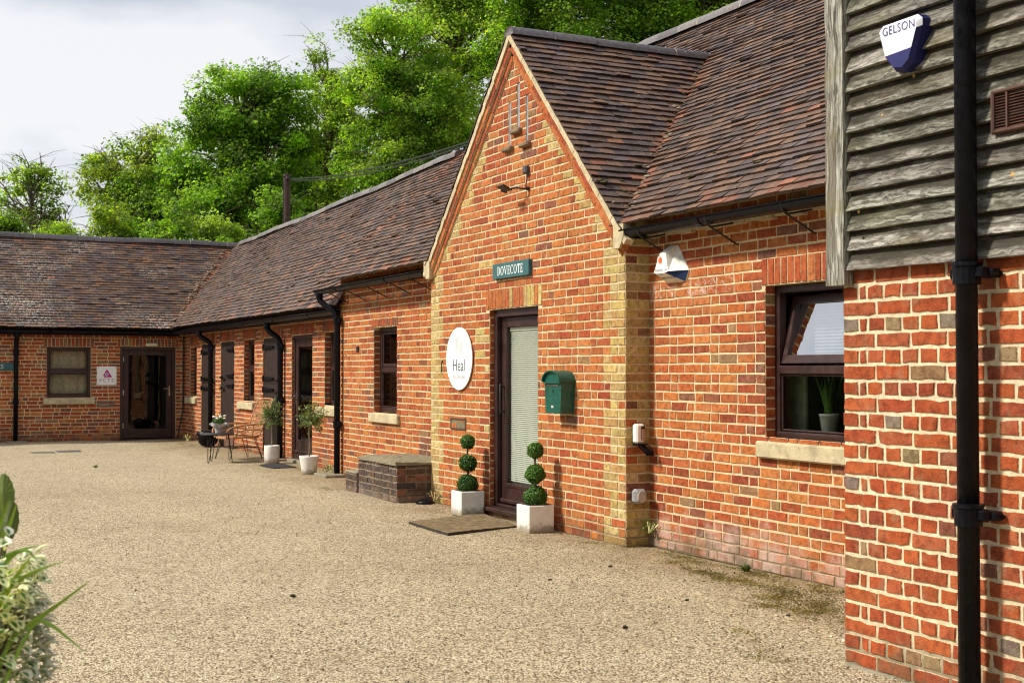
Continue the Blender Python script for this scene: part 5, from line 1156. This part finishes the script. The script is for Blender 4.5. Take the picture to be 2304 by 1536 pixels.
def armchair():
    t = thing('rattan_chair', (0, 0, 0), 'rattan armchair with high slanting back and thin black legs by the range', 'chair'); cane = simple('rattan cane', (.42, .20, .085), .5, var=.25, nscale=25); W_ = .31
    def bk(v, h): return (v, -.25 - .24 * h - .05 * (1 - (v / W_) ** 2), .40 + .58 * h)     # local: faces +y
    mb = MB(); mb.tube(smooth_path([(-W_ * .80, .30, .36), (-W_, .05, .37), (-W_ * .97, -.24, .39), (-.1, -.30, .385), (.1, -.30, .385), (W_ * .97, -.24, .39), (W_, .05, .37), (W_ * .80, .30, .36), (0, .33, .355), (-W_ * .80, .30, .36)], 2), .013, 7)
    obj('seat_frame', mb, cane, t, True); mb = MB()
    for k in range(24):
        y = -.26 + .57 * k / 23; hw = W_ * (.97 if y < .1 else .97 - .18 * (y - .1) / .2); sg = .025; mb.tube([(-hw, y, .375), (-hw * .5, y, .375 - sg), (hw * .5, y, .375 - sg), (hw, y, .375)], .0065, 5)
    for k in range(7): x = -.24 + .08 * k; mb.tube([(x, -.28, .372), (x, 0, .362), (x, .30, .362)], .005, 5)
    obj('seat', mb, cane, t, True); mb = MB()
    mb.tube(smooth_path([bk(-W_ * .85, 0), bk(-W_ * .95, .3), bk(-W_ * 1.0, .95), bk(-W_ * .8, 1.03), bk(W_ * .8, 1.03), bk(W_ * 1.0, .95), bk(W_ * .95, .3), bk(W_ * .85, 0)], 2), .013, 7); obj('back_frame', mb, cane, t, True); mb = MB()
    for k in range(26):
        h = .02 + .97 * k / 25; mb.tube([bk(-W_ * .93, h), bk(-W_ * .4, h), bk(0, h), bk(W_ * .4, h), bk(W_ * .93, h)], .0065 if k % 5 else .011, 5)
    for k in range(7): v = -W_ * .75 + W_ * 1.5 * k / 6; mb.tube([bk(v, 0), bk(v, .5), bk(v, 1)], .007, 5)
    obj('backrest', mb, cane, t, True)
    for sg in (-1, 1):
        mb = MB(); mb.tube(smooth_path([(sg * W_ * .95, -.36, .58), (sg * (W_ + .05), -.16, .585), (sg * (W_ + .06), .16, .56), (sg * (W_ + .02), .31, .51), (sg * W_ * .9, .33, .42), (sg * W_ * .8, .30, .36)], 2), .014, 7); mb.tube(smooth_path([(sg * W_ * .95, -.30, .48), (sg * (W_ + .03), -.05, .50), (sg * (W_ + .03), .15, .47), (sg * W_ * .98, .22, .37)], 2), .010, 6)
        for y in (-.12, .02, .16): mb.tube([(sg * W_, y, .37), (sg * (W_ + .055), y, .575)], .007, 5)
        obj('armrest', mb, cane, t, True)
    for sx in (-1, 1):
        for sy in (-1, 1):
            hairpin(t, (sx * .22, sy * .2, .36), (sx * .30, sy * .27 - (.03 if sy < 0 else 0), 0.0), sp=.045)
    mb = MB(); q = [(-.255, -.235, .20), (.255, -.235, .20), (.255, .228, .20), (-.255, .228, .20)]; mb.tube(q + [q[0]], .006, 6); mb.tube([q[0], q[2]], .005, 6); mb.tube([q[1], q[3]], .005, 6); obj('stretcher', mb, M_iron, t)
    return t
ch = armchair(); ch.location = (5.52, 21.22, .002); ch.rotation_euler = (0, 0, R_(98))
# snake plant on the window board
t = thing('snake_plant', (6.19, 7.28, 1.03), 'spiky house plant in a white pot behind the tilted window', 'potted plant'); mb = MB(); mb.lathe([(.05, 0), (.052, .004), (.068, .115), (.072, .118), (.072, .135), (.064, .135), (.06, .11)], (6.19, 7.28, 1.03), 22); obj('pot', mb, M_potwhite, t, True)
mb = MB()
for k in range(13):
    a = k * 2.4; L = random.uniform(.26, .42); lean = random.uniform(.02, .12); d = Vector((math.cos(a), math.sin(a), 0)); s = Vector((-d.y, d.x, 0)); b = Vector((6.19, 7.28, 1.13)) + d * .02; vs = []
    for q in range(6):
        tt = q / 5; w_ = .017 * (1 - tt ** 2.2) + .001; p = b + d * lean * tt ** 1.5 + Vector((0, 0, L * tt)); vs += [p - s * w_, p + d * .006, p + s * w_]
    mb.add(vs, [f for q in range(5) for f in ((q * 3, q * 3 + 1, q * 3 + 4, q * 3 + 3), (q * 3 + 1, q * 3 + 2, q * 3 + 5, q * 3 + 4))], jitc((.09, .19, .04), .3))
obj('leaves', mb, M_topi, t)

# ================================================================== UTILITY POLE AND CABLES
t = thing('utility_pole', (9.73, 32.6, 0), 'brown timber utility pole rising behind the range roof', 'utility pole'); mb = MB(); mb.tube([(9.73, 32.6, 0), (9.73, 32.6, 3), (9.73, 32.6, 6.58)], [.12, .10, .088], 12); obj('pole', mb, simple('tarred timber', (.055, .026, .018), .8, var=.4, bump=.5, bscale=20), t)
mb = MB(); mb.tube([(9.65, 32.58, 6.4), (9.65, 32.58, 4)], .022, 6); mb.tube([(9.62, 32.55, 6.50), (9.85, 32.55, 6.46)], .02, 6); mb.ball((9.72, 32.5, 6.45), .05, 8); obj('pole_cable', mb, M_iron, t)
mb = MB()
for dz, sag in ((0, .16), (-.035, .20)):
    a, b = Vector((9.80, 32.5, 6.45 + dz)), Vector((8.3, 17.4, 5.0 + dz)); mb.tube([a.lerp(b, k / 24) - Vector((0, 0, sag * 4 * (k / 24) * (1 - k / 24))) for k in range(25)], .014, 5)
tag(obj('overhead_cable', mb, M_iron, None, loc=(9.5, 25, 6)), 'pair of black overhead cables strung from the pole above the range ridge', 'cable')

# ================================================================== TREES
def px_at(D, x, y):      # a point D metres in front of the camera plane, given as picture fractions of the view
    d = (_r * (x - 1152) + _u * (768 - y)) / 2900 + _f; return Vector((0, 0, 1.48)) + d * D
GREENS = [(0.158, 0.289, 0.025), (0.191, 0.338, 0.033), (0.121, 0.233, 0.023), (0.232, 0.393, 0.044), (0.099, 0.190, 0.023)]
LIGHT = [(0.239, 0.363, 0.044), (0.294, 0.422, 0.063), (0.186, 0.305, 0.035), (0.260, 0.376, 0.063), (0.170, 0.264, 0.035)]
OLIVE = [(0.201, 0.285, 0.037), (0.247, 0.330, 0.044), (0.166, 0.239, 0.031), (0.129, 0.239, 0.028)]
def tree(name, label, base, lobes, n_cl, n_leaf, size, colors, group, cl_r=.62, trunk_r=.22, bare=0, lean=0, trunk_top=None, spread=.5, seed=0):
    """lobes: ellipsoids (x,y,z,rx,ry,rz). Limbs run from the trunk to leaf clumps spread through the lobes."""
    rd = random.Random(seed); bx, by = base; t = thing(name, (bx, by, 0), label, 'tree', group)
    top = trunk_top or max(l[2] for l in lobes); cx = sum(l[0] for l in lobes) / len(lobes); cy = sum(l[1] for l in lobes) / len(lobes)
    def trunk_at(z): k = max(0, min(1, z / top)); return Vector((bx + (cx - bx) * k ** 1.3 + .12 * math.sin(z * 1.1 + seed), by + (cy - by) * k ** 1.3 + .1 * math.sin(z * .9 + seed * 2), z))
    tr = MB(); zs = [top * k / 10 for k in range(11)]; tr.tube([trunk_at(z) for z in zs], [trunk_r * (1.25 if k == 0 else 1 - .078 * k) for k in range(11)], 9)
    obj('trunk', tr, M_bark, t, True)
    vol = [l[3] * l[4] * l[5] for l in lobes]; tv = sum(v ** .75 for v in vol); lim = MB(); Ps, Ns, Ss, Cs = [], [], [], []
    for l, v in zip(lobes, vol):
        m = max(5, int(1.45 * n_cl * v ** .75 / tv))
        for i in range(m):
            d = Vector((rd.gauss(0, 1), rd.gauss(0, 1), rd.gauss(0, 1))).normalized(); q = 1 - spread * rd.random() ** 1.4; q *= rd.uniform(.86, 1.12)
            c = Vector((l[0] + d.x * l[3] * q, l[1] + d.y * l[4] * q, l[2] + d.z * l[5] * q))
            za = max(.8, min(top * .97, c.z - rd.uniform(.25, .6) * (Vector((c.x, c.y)) - Vector((bx, by))).length - .3)); a = trunk_at(za)
            if rd.random() < .62:
                md = a.lerp(c, .5) + Vector((rd.gauss(0, .18), rd.gauss(0, .18), rd.uniform(.0, .45))); L = (c - a).length; r0 = min(trunk_r * .45, .018 + .016 * L)
                lim.tube([a, a.lerp(md, .55) + Vector((rd.gauss(0, .08), rd.gauss(0, .08), 0)), md, md.lerp(c, .55) + Vector((rd.gauss(0, .1), rd.gauss(0, .1), .05)), c], [r0, r0 * .8, r0 * .6, r0 * .4, .008], 5, cap=False)
            for k in range(2):
                e = c + Vector((d.x * rd.uniform(.2, .7) + rd.gauss(0, .3), d.y * .4 + rd.gauss(0, .3), rd.uniform(-.1, .6))); lim.tube([c, c.lerp(e, .5) + Vector((0, 0, .06)), e], [.010, .007, .003], 4, cap=False)
            nl = int(n_leaf * 1.5 * rd.uniform(.5, 1.4)); r = 1.06 * cl_r * rd.uniform(.6, 1.25)
            dd = rng.normal(size=(nl, 3)); dd /= np.linalg.norm(dd, axis=1, keepdims=True); rr = rng.random((nl, 1)) ** .5
            P = np.array(c) + dd * rr * np.array([r, r, r * .6]); Ps.append(P); Ns.append(dd * .5 + np.array([d.x * .25, d.y * .25, .75]) + rng.normal(size=(nl, 3)) * .5)
            Ss.append(size * .74 * rng.uniform(.65, 1.3, nl)); base_c = np.array(colors[rd.randrange(len(colors))]) * rd.uniform(.85, 1.3); Cs.append(np.clip(base_c * rng.uniform(.72, 1.3, (nl, 1)) * rng.uniform(.9, 1.1, (nl, 3)), .004, 1))
    for i in range(bare):
        l = rd.choice(lobes); d = Vector((rd.gauss(0, 1), rd.gauss(0, .5), rd.uniform(.3, 1.2))).normalized(); e = Vector((l[0] + d.x * l[3] * 1.2, l[1] + d.y * l[4], l[2] + d.z * l[5] * 1.2)); a = trunk_at(min(top * .95, e.z * .6)); md = a.lerp(e, .55) + Vector((rd.gauss(0, .3), 0, rd.gauss(0, .3)))
        lim.tube([a, md, md.lerp(e, .6) + Vector((rd.gauss(0, .12), 0, .1)), e], [.05, .032, .02, .006], 5, cap=False)
        for k in range(7):
            b = md.lerp(e, rd.uniform(.2, 1)); f = b + Vector((rd.gauss(0, .5), rd.gauss(0, .2), rd.uniform(.0, .6))); lim.tube([b, b.lerp(f, .5) + Vector((0, 0, .05)), f], [.012, .008, .003], 4, cap=False)
    obj('limbs', lim, M_bark, t, True)
    P = np.concatenate(Ps); leaf_mesh('crown', P, np.concatenate(Ns), np.concatenate(Ss), np.concatenate(Cs), M_leaf, t, .8, .2)
    return t
def lob(D, x, y, rx, ry, depth=None):    # lobe centred on a sight line, radii in metres from picture size
    c = px_at(D, x, y); s = D / 2900; return (c.x, c.y, c.z, rx * s * .93, (depth or rx * s), ry * s)
TG = 'trees behind the range and wing'
D = 42
tree('deciduous_tree', 'big domed dense green tree standing alone behind the wing roof', (10.9, 41.3), [lob(D, 560, 245, 130, 105), lob(D, 600, 370, 120, 110), lob(D, 480, 330, 90, 110), lob(D, 640, 250, 70, 90), lob(D, 540, 470, 150, 70), lob(D, 440, 450, 80, 70)], 190, 150, .155, GREENS, TG, .68, .30, seed=1)
tree('deciduous_tree', 'open yellowish green tree with bare top twigs left of the big domed tree', (8.1, 45.2), [lob(44, 300, 400, 105, 85), lob(44, 360, 350, 60, 70), lob(44, 220, 420, 55, 80), lob(44, 300, 490, 120, 50), lob(44, 400, 430, 60, 60)], 85, 80, .15, OLIVE, TG, .52, .20, bare=9, seed=2)
tree('sapling', 'thin open tree against the sky furthest left behind the wing', (4.9, 42.3), [lob(41, 60, 400, 55, 55), lob(41, 115, 410, 40, 65), lob(41, 20, 440, 40, 60), lob(41, 90, 490, 75, 45)], 52, 40, .14, LIGHT, TG, .34, .10, bare=5, seed=3, spread=.8)
tree('deciduous_tree', 'round yellow green tree filling the space left of the big domed tree', (9.4, 43.4), [lob(43.5, 420, 420, 80, 80), lob(43.5, 370, 470, 90, 60), lob(43.5, 330, 430, 70, 60)], 80, 120, .14, OLIVE + GREENS, TG, .6, .2, seed=12, bare=3)
tree('deciduous_tree', 'slender pale tree with thin shoots between the big dome and tall mass', (14.2, 43.6), [lob(45, 715, 170, 30, 80), lob(45, 760, 190, 40, 90), lob(45, 700, 330, 35, 120), lob(45, 745, 420, 60, 90), lob(45, 770, 280, 50, 80)], 100, 60, .125, LIGHT, TG, .40, .17, bare=5, seed=4, spread=.8)
tree('deciduous_tree', 'tall fresh green tree over the range ridge at the left end of the tall mass', (14.2, 37.6), [lob(40, 900, 110, 110, 100), lob(40, 860, 230, 105, 100), lob(40, 960, 250, 120, 110), lob(40, 840, 360, 100, 90), lob(40, 930, 400, 120, 80)], 190, 130, .135, LIGHT + GREENS, TG, .60, .26, seed=5)
tree('deciduous_tree', 'tall yellow green tree behind the range with its top beyond the frame', (16.4, 39.0), [lob(43, 960, 20, 110, 90), lob(43, 1040, -60, 140, 110), lob(43, 1090, 80, 130, 100), lob(43, 1040, 220, 130, 110), lob(43, 1000, 340, 110, 90)], 170, 135, .14, LIGHT, TG, .64, .28, seed=6)
tree('deciduous_tree', 'broad green tree directly behind the bay ridge', (18.6, 36.5), [lob(41, 1200, 20, 130, 90), lob(41, 1240, -80, 150, 100), lob(41, 1180, 130, 120, 90), lob(41, 1290, 120, 120, 80)], 150, 140, .14, GREENS + LIGHT, TG, .64, .28, seed=7)
tree('deciduous_tree', 'deep green tree behind the meeting of the bay and main ridges', (22.0, 36.0), [lob(42, 1400, 30, 130, 90), lob(42, 1380, -70, 140, 100), lob(42, 1480, 60, 110, 80), lob(42, 1400, 130, 130, 70)], 140, 140, .14, GREENS, TG, .64, .28, seed=8)
tree('deciduous_tree', 'green tree rising above the main ridge furthest right', (25.5, 36.0), [lob(42, 1600, 0, 120, 80), lob(42, 1560, -90, 130, 90), lob(42, 1690, -40, 110, 80), lob(42, 1570, 80, 110, 60)], 110, 130, .14, GREENS + LIGHT, TG, .64, .26, seed=9)
tree('deciduous_tree', 'shadowy ivy clad tree filling the gap behind the utility pole', (13.2, 45.8), [lob(47, 690, 420, 70, 90), lob(47, 760, 330, 60, 110), lob(47, 620, 470, 80, 60), lob(47, 820, 420, 90, 90)], 100, 120, .16, GREENS, TG, .66, .26, seed=10)
BG = 'bushes along the back of the wing'
for i, (x, y, rx, ry, c, lab) in enumerate(((15, 520, 40, 45, GREENS, 'dark low bush peeping over the far left end of the wing ridge'), (135, 530, 55, 45, LIGHT, 'pale green low bush over the wing ridge below the thin tree'), (250, 520, 70, 55, OLIVE, 'yellow green bush over the wing ridge below the open tree'), (370, 515, 80, 60, GREENS, 'rounded bush over the wing ridge left of the big domed tree'), (480, 525, 70, 45, LIGHT, 'light bush at the right end of the wing ridge'), (640, 480, 60, 60, GREENS, 'dark bush behind the foot of the utility pole'))):
    c0 = px_at(37, x, y); b = tree('bush', lab, (c0.x, c0.y), [lob(37, x, y, rx, ry), (c0.x, c0.y, max(1.2, c0.z - 1.2), rx * .0128 * 1.1, rx * .0128, 1.5)], 34, 110, .13, c, BG, .42, .08, seed=20 + i, spread=.6); b['category'] = 'bush'
# clipped hedges: yard side opposite, plus one added behind the viewer to darken reflections
def hedge(lo, hi, face, label, n):
    c = [(a + b) / 2 for a, b in zip(lo, hi)]; t = thing('hedge', (c[0], c[1], 0), label, 'hedge'); P = rng.uniform(lo, hi, (n, 3)); ax, val = face; h = n // 2; P[:h, ax] = rng.normal(val, .10, h); nn = np.array([.0, .0, .5]); nn[ax] = .9
    leaf_mesh('foliage', P, rng.normal(size=P.shape) + nn, rng.uniform(.12, .24, n), pal(n, GREENS, .3), M_leaf, t, .8); mb = MB(); q = [list(lo), list(hi)]; mb.box([a + .12 for a in lo[:2]] + [0], [a - .12 for a in hi[:2]] + [hi[2] - .1], (.02, .03, .01)); obj('branches', mb, M_colr, t)
hedge((-9.6, -5, 0), (-8.0, 27, 3.8), (0, -8.0), 'tall green hedge enclosing the open left side of the yard', 16000)
hedge((-9, -9.6, 0), (9, -8.0, 4.6), (1, -8.0), 'unseen tall green hedge added behind the viewer to darken reflections and sky fill', 12000)

# ================================================================== FOREGROUND PLANTING
t = thing('variegated_shrub', (.30, 4.05, 0), 'blurred shrub with cream edged leaves in the near left corner', 'shrub')
st = MB(); Ps = []
VB = MB()
def vleaf(mb, p, d, nrm, L):
    d, nrm = d.normalized(), nrm.normalized(); s = d.cross(nrm).normalized(); nrm = s.cross(d)
    o = [(0, 0), (.25, .36), (.55, .42), (.82, .26), (1, 0), (.82, -.26), (.55, -.42), (.25, -.36)]; i_ = [(.15, 0), (.33, .13), (.50, .16), (.66, .09), (.74, 0), (.66, -.09), (.50, -.16), (.33, -.13)]
    def W(a, b): return p + d * L * a + s * L * b * 1.0 + nrm * L * (abs(b) * .35 - a * a * .25)
    n = 8; g_ = jitc((.07, .19, .06), .35); c_ = jitc((.68, .71, .55), .15); mb.add([W(*q) for q in o + i_], [(k, (k + 1) % n, n + (k + 1) % n, n + k) for k in range(n)] + [list(range(n, 2 * n))], [c_] * n + [g_])
for i in range(70):
    a = random.uniform(0, 2 * math.pi); r = .25 * math.sqrt(random.random()); tip = Vector((.235 + r * math.cos(a), 4.16 + r * math.sin(a), .60 + .44 * math.sqrt(max(0, 1 - (r / .29) ** 2)) * random.uniform(.5, 1.05))); b = Vector((.24, 4.15, .02)); md = b.lerp(tip, .5) + Vector((0, 0, .1)); st.tube([b, md, tip], [.008, .006, .003], 5)
    for k in range(24):
        p = md.lerp(tip, random.uniform(.15, 1.03)) + Vector((random.gauss(0, .012),) * 3); d = Vector((random.gauss(0, 1), random.gauss(0, 1), random.gauss(.35, .6))); vleaf(VB, p, d, Vector((random.gauss(0, .5), random.gauss(0, .5), 1)), random.uniform(.032, .052))
for i in range(1300):
    a = random.uniform(0, 2 * math.pi); zz = random.uniform(.25, .93); rr = .25 * (1 - .3 * abs(zz - .5)) + random.gauss(0, .012); p = Vector((.235 + rr * math.cos(a), 4.16 + rr * math.sin(a), zz)); vleaf(VB, p, Vector((math.cos(a), math.sin(a), random.gauss(.2, .6))), Vector((math.cos(a) * .6, math.sin(a) * .6, 1)), random.uniform(.03, .05))
obj('stems', st, M_bark, t, True); obj('foliage', VB, M_topi, t)
t = thing('strap_leaf_plant', (.22, 4.0, 0), 'bright green arching strap leaves rising through the corner shrub', 'plant'); mb = MB()
def blade(mb, pts, w, col):
    pts = smooth_path([Vector(p) for p in pts], 2); n = len(pts); vs = []
    for i, p in enumerate(pts):
        tt = i / (n - 1); ww = w * min(1, (1 - tt) * 2.2 + .03) * (.6 + .4 * min(1, tt * 4)); d = (pts[min(i + 1, n - 1)] - pts[max(i - 1, 0)]).normalized(); s = d.cross(Vector((.3, -.9, .3))).normalized(); nn = s.cross(d); vs += [p - s * ww, p + nn * ww * .25, p + s * ww]
    mb.add(vs, [f for q in range(n - 1) for f in ((q * 3, q * 3 + 1, q * 3 + 4, q * 3 + 3), (q * 3 + 1, q * 3 + 2, q * 3 + 5, q * 3 + 4))], col)
def PP(D, *q): return [tuple(px_at(D, *p)) for p in q]
b0 = (.26, 3.80, .40)
for D, q, w in ((3.7, [(10, 1440), (95, 1385), (150, 1345), (203, 1305)], .0062), (3.7, [(-30, 1370), (30, 1310), (85, 1280), (145, 1262)], .006), (3.75, [(70, 1390), (110, 1400), (150, 1432), (192, 1466)], .0055), (3.8, [(-20, 1330), (20, 1250), (60, 1232), (84, 1262)], .007), (4.0, [(-30, 1290), (0, 1220), (22, 1180), (38, 1130)], .010), (4.1, [(-40, 1260), (-5, 1190), (10, 1150), (22, 1120)], .008), (3.7, [(-30, 1400), (10, 1340), (40, 1290), (70, 1250)], .009), (3.9, [(-40, 1330), (0, 1260), (30, 1240), (90, 1225)], .007)):
    blade(mb, [b0] + PP(D, *q), w, jitc((.20, .33, .035), .2))
obj('leaves', mb, M_topi, t)
t = thing('broad_leaf_plant', (.33, 4.85, 0), 'dark broad toothed leaves cut off by the left edge above the shrub', 'plant'); mb = MB(); stt = MB()
for D, cx, cy, rx, ry, rot, col in ((4.6, 8, 1108, 22, 42, .15, (.15, .20, .03)), (4.5, 18, 1172, 22, 44, -.1, (.09, .12, .02)), (4.7, -25, 1140, 30, 45, .3, (.12, .18, .03)), (4.4, -20, 1220, 30, 40, .2, (.10, .15, .025))):
    n = 28; vs = []; c = px_at(D, cx, cy); vs.append(c + _f * -.006)
    for k in range(n):
        a = 2 * math.pi * k / n; tooth = 1 + (.05 if k % 2 else -.03); x, y = rx * math.sin(a) * tooth * (1 - .25 * math.cos(a)), ry * math.cos(a) * tooth; x, y = x * math.cos(rot) - y * math.sin(rot), x * math.sin(rot) + y * math.cos(rot); vs.append(px_at(D, cx + x, cy - y) + _f * (.02 * math.cos(a) + .012 * abs(math.sin(a))))
    mb.add(vs, [(0, 1 + k, 1 + (k + 1) % n) for k in range(n)], jitc(col, .1)); stt.tube([(.30, 4.8, .0), tuple(px_at(D, cx - 20, cy + 120)), tuple(px_at(D, cx, cy + ry * .9))], .005, 5)
obj('leaves', mb, M_topi, t); obj('stems', stt, M_bark, t)

# ================================================================== WEEDS, MOSS
def moss_patch(cx, cy, rx, ry, n, cols, rot=0):
    P = rng.normal(size=(n, 2)) * np.array([rx, ry]) * .5; cl = rng.normal(size=(max(3, n // 60), 2)) * np.array([rx, ry]) * .5; P = np.concatenate([P[:n // 6], (cl[rng.integers(0, len(cl), n)] + rng.normal(size=(n, 2)) * .042)]); c, s = math.cos(rot), math.sin(rot)
    return np.stack([cx + P[:, 0] * c - P[:, 1] * s, cy + P[:, 0] * s + P[:, 1] * c, np.zeros(len(P))], 1)
MC = [(.16, .15, .022), (.12, .105, .02), (.20, .185, .03), (.10, .075, .025), (.15, .10, .035)]
PS = [moss_patch(5.28, 6.55, .26, .75, 3400, MC, -.25), moss_patch(5.5, 7.75, .18, .75, 1700, MC, -.1), moss_patch(5.82, 6.8, .05, 1.6, 1300, MC), moss_patch(5.78, 8.3, .05, .8, 700, MC), moss_patch(5.6, 11.0, .04, 1.5, 300, MC), moss_patch(4.3, 5.9, .2, .3, 160, MC), moss_patch(4.15, 5.4, .25, .25, 170, MC), moss_patch(5.7, 7.2, .06, .6, 400, MC), moss_patch(5.75, 18.3, .1, .5, 160, MC), moss_patch(5.5, 20.6, .3, .25, 240, MC), moss_patch(5.7, 26, .25, 1.0, 240, MC), moss_patch(5.55, 9.6, .1, .6, 150, MC), moss_patch(5.1, 15.2, .1, .5, 120, MC), moss_patch(3.2, 27.9, 1.2, .08, 500, MC)]
P = np.concatenate(PS); P[:, 2] = .006 + np.array([gz(x, y) for x, y, _ in P]) + rng.uniform(0, .006, len(P))
o = leaf_mesh('moss', P, rng.normal(size=P.shape) * .35 + np.array([0, 0, 1]), rng.uniform(.006, .016, len(P)), pal(len(P), MC, .4), M_topi, None, .9, .1); tag(o, kind='stuff')
n = 9000; P = np.stack([rng.uniform(1.5, 5.9, n), 4.4 + 10 * rng.random(n) ** 1.6, np.zeros(n)], 1); P = P[P[:, 1] > 4.4]; P[:, 2] = .004 + np.array([gz(x, y) for x, y, _ in P])
o = leaf_mesh('loose_stones', P, rng.normal(size=P.shape) * .5 + np.array([0, 0, 1]), rng.uniform(.008, .018, len(P)), pal(len(P), [(.60, .50, .36), (.45, .35, .22), (.22, .16, .09), (.7, .62, .5), (.12, .08, .05)], .25), M_colr, None, .8, .5); tag(o, kind='stuff')
def weed(x, y, h, n, label, z=0.0, col=((.10, .19, .03), (.14, .24, .05))):
    t = thing('weed', (x, y, z), label, 'weed', 'weeds at the foot of the walls'); P, d = blob_leaves((x, y, z + h * .55), (h * .7, h * .8, h * .55), n, .9); leaf_mesh('leaves', P, d + rng.normal(size=d.shape) * .5, rng.uniform(.02, .045, n), pal(n, list(col), .3), M_topi, t, .45)
    s = MB()
    for k in range(5): s.tube([(x, y, z), (x + random.gauss(0, h * .3), y + random.gauss(0, h * .3), z + h * random.uniform(.6, 1.1))], .003, 4)
    obj('stems', s, M_topi, t)
weed(5.85, 9.14, .10, 60, 'small green fern in the corner beside the pale brick bay', .12)
weed(5.97, 18.85, .14, 55, 'yellow green weed beside the glazed range door step'); weed(5.84, 17.45, .16, 70, 'weed growing behind the corner downpipe and ribbed pot'); weed(5.95, 26.95, .16, 70, 'dry weed tuft at the foot of the range near the far corner', 0, ((.20, .17, .05), (.12, .14, .04)))
weed(5.62, 13.16, .12, 40, 'brown withered weed at the pale quoin left of the white pots', .02, ((.26, .16, .08), (.22, .12, .05)))
weed(5.80, 7.75, .045, 130, 'flat green tuft on the gravel under the right hand window wall', 0, ((.09, .13, .03), (.13, .17, .04))); weed(3.1, 20.3, .04, 60, 'tiny green tuft alone in the middle of the gravel', 0, ((.16, .22, .04), (.2, .25, .06)))
for i, (x, y) in enumerate(((5.0, 8.35), (4.7, 6.9), (4.95, 6.2), (3.9, 6.35), (2.5, 8.2), (4.3, 8.0), (5.25, 5.95))):
    mb = MB(); mb.ball((x, y, .008), (.018, .014, .010), 8, (.035, .022, .014), 0, .25); tag(obj('fallen_seed', mb, M_colr, None, loc=(x, y, 0)), 'small dark dried seed case lying on the gravel in front of the bay', 'seed case', 'seed cases scattered on the gravel')
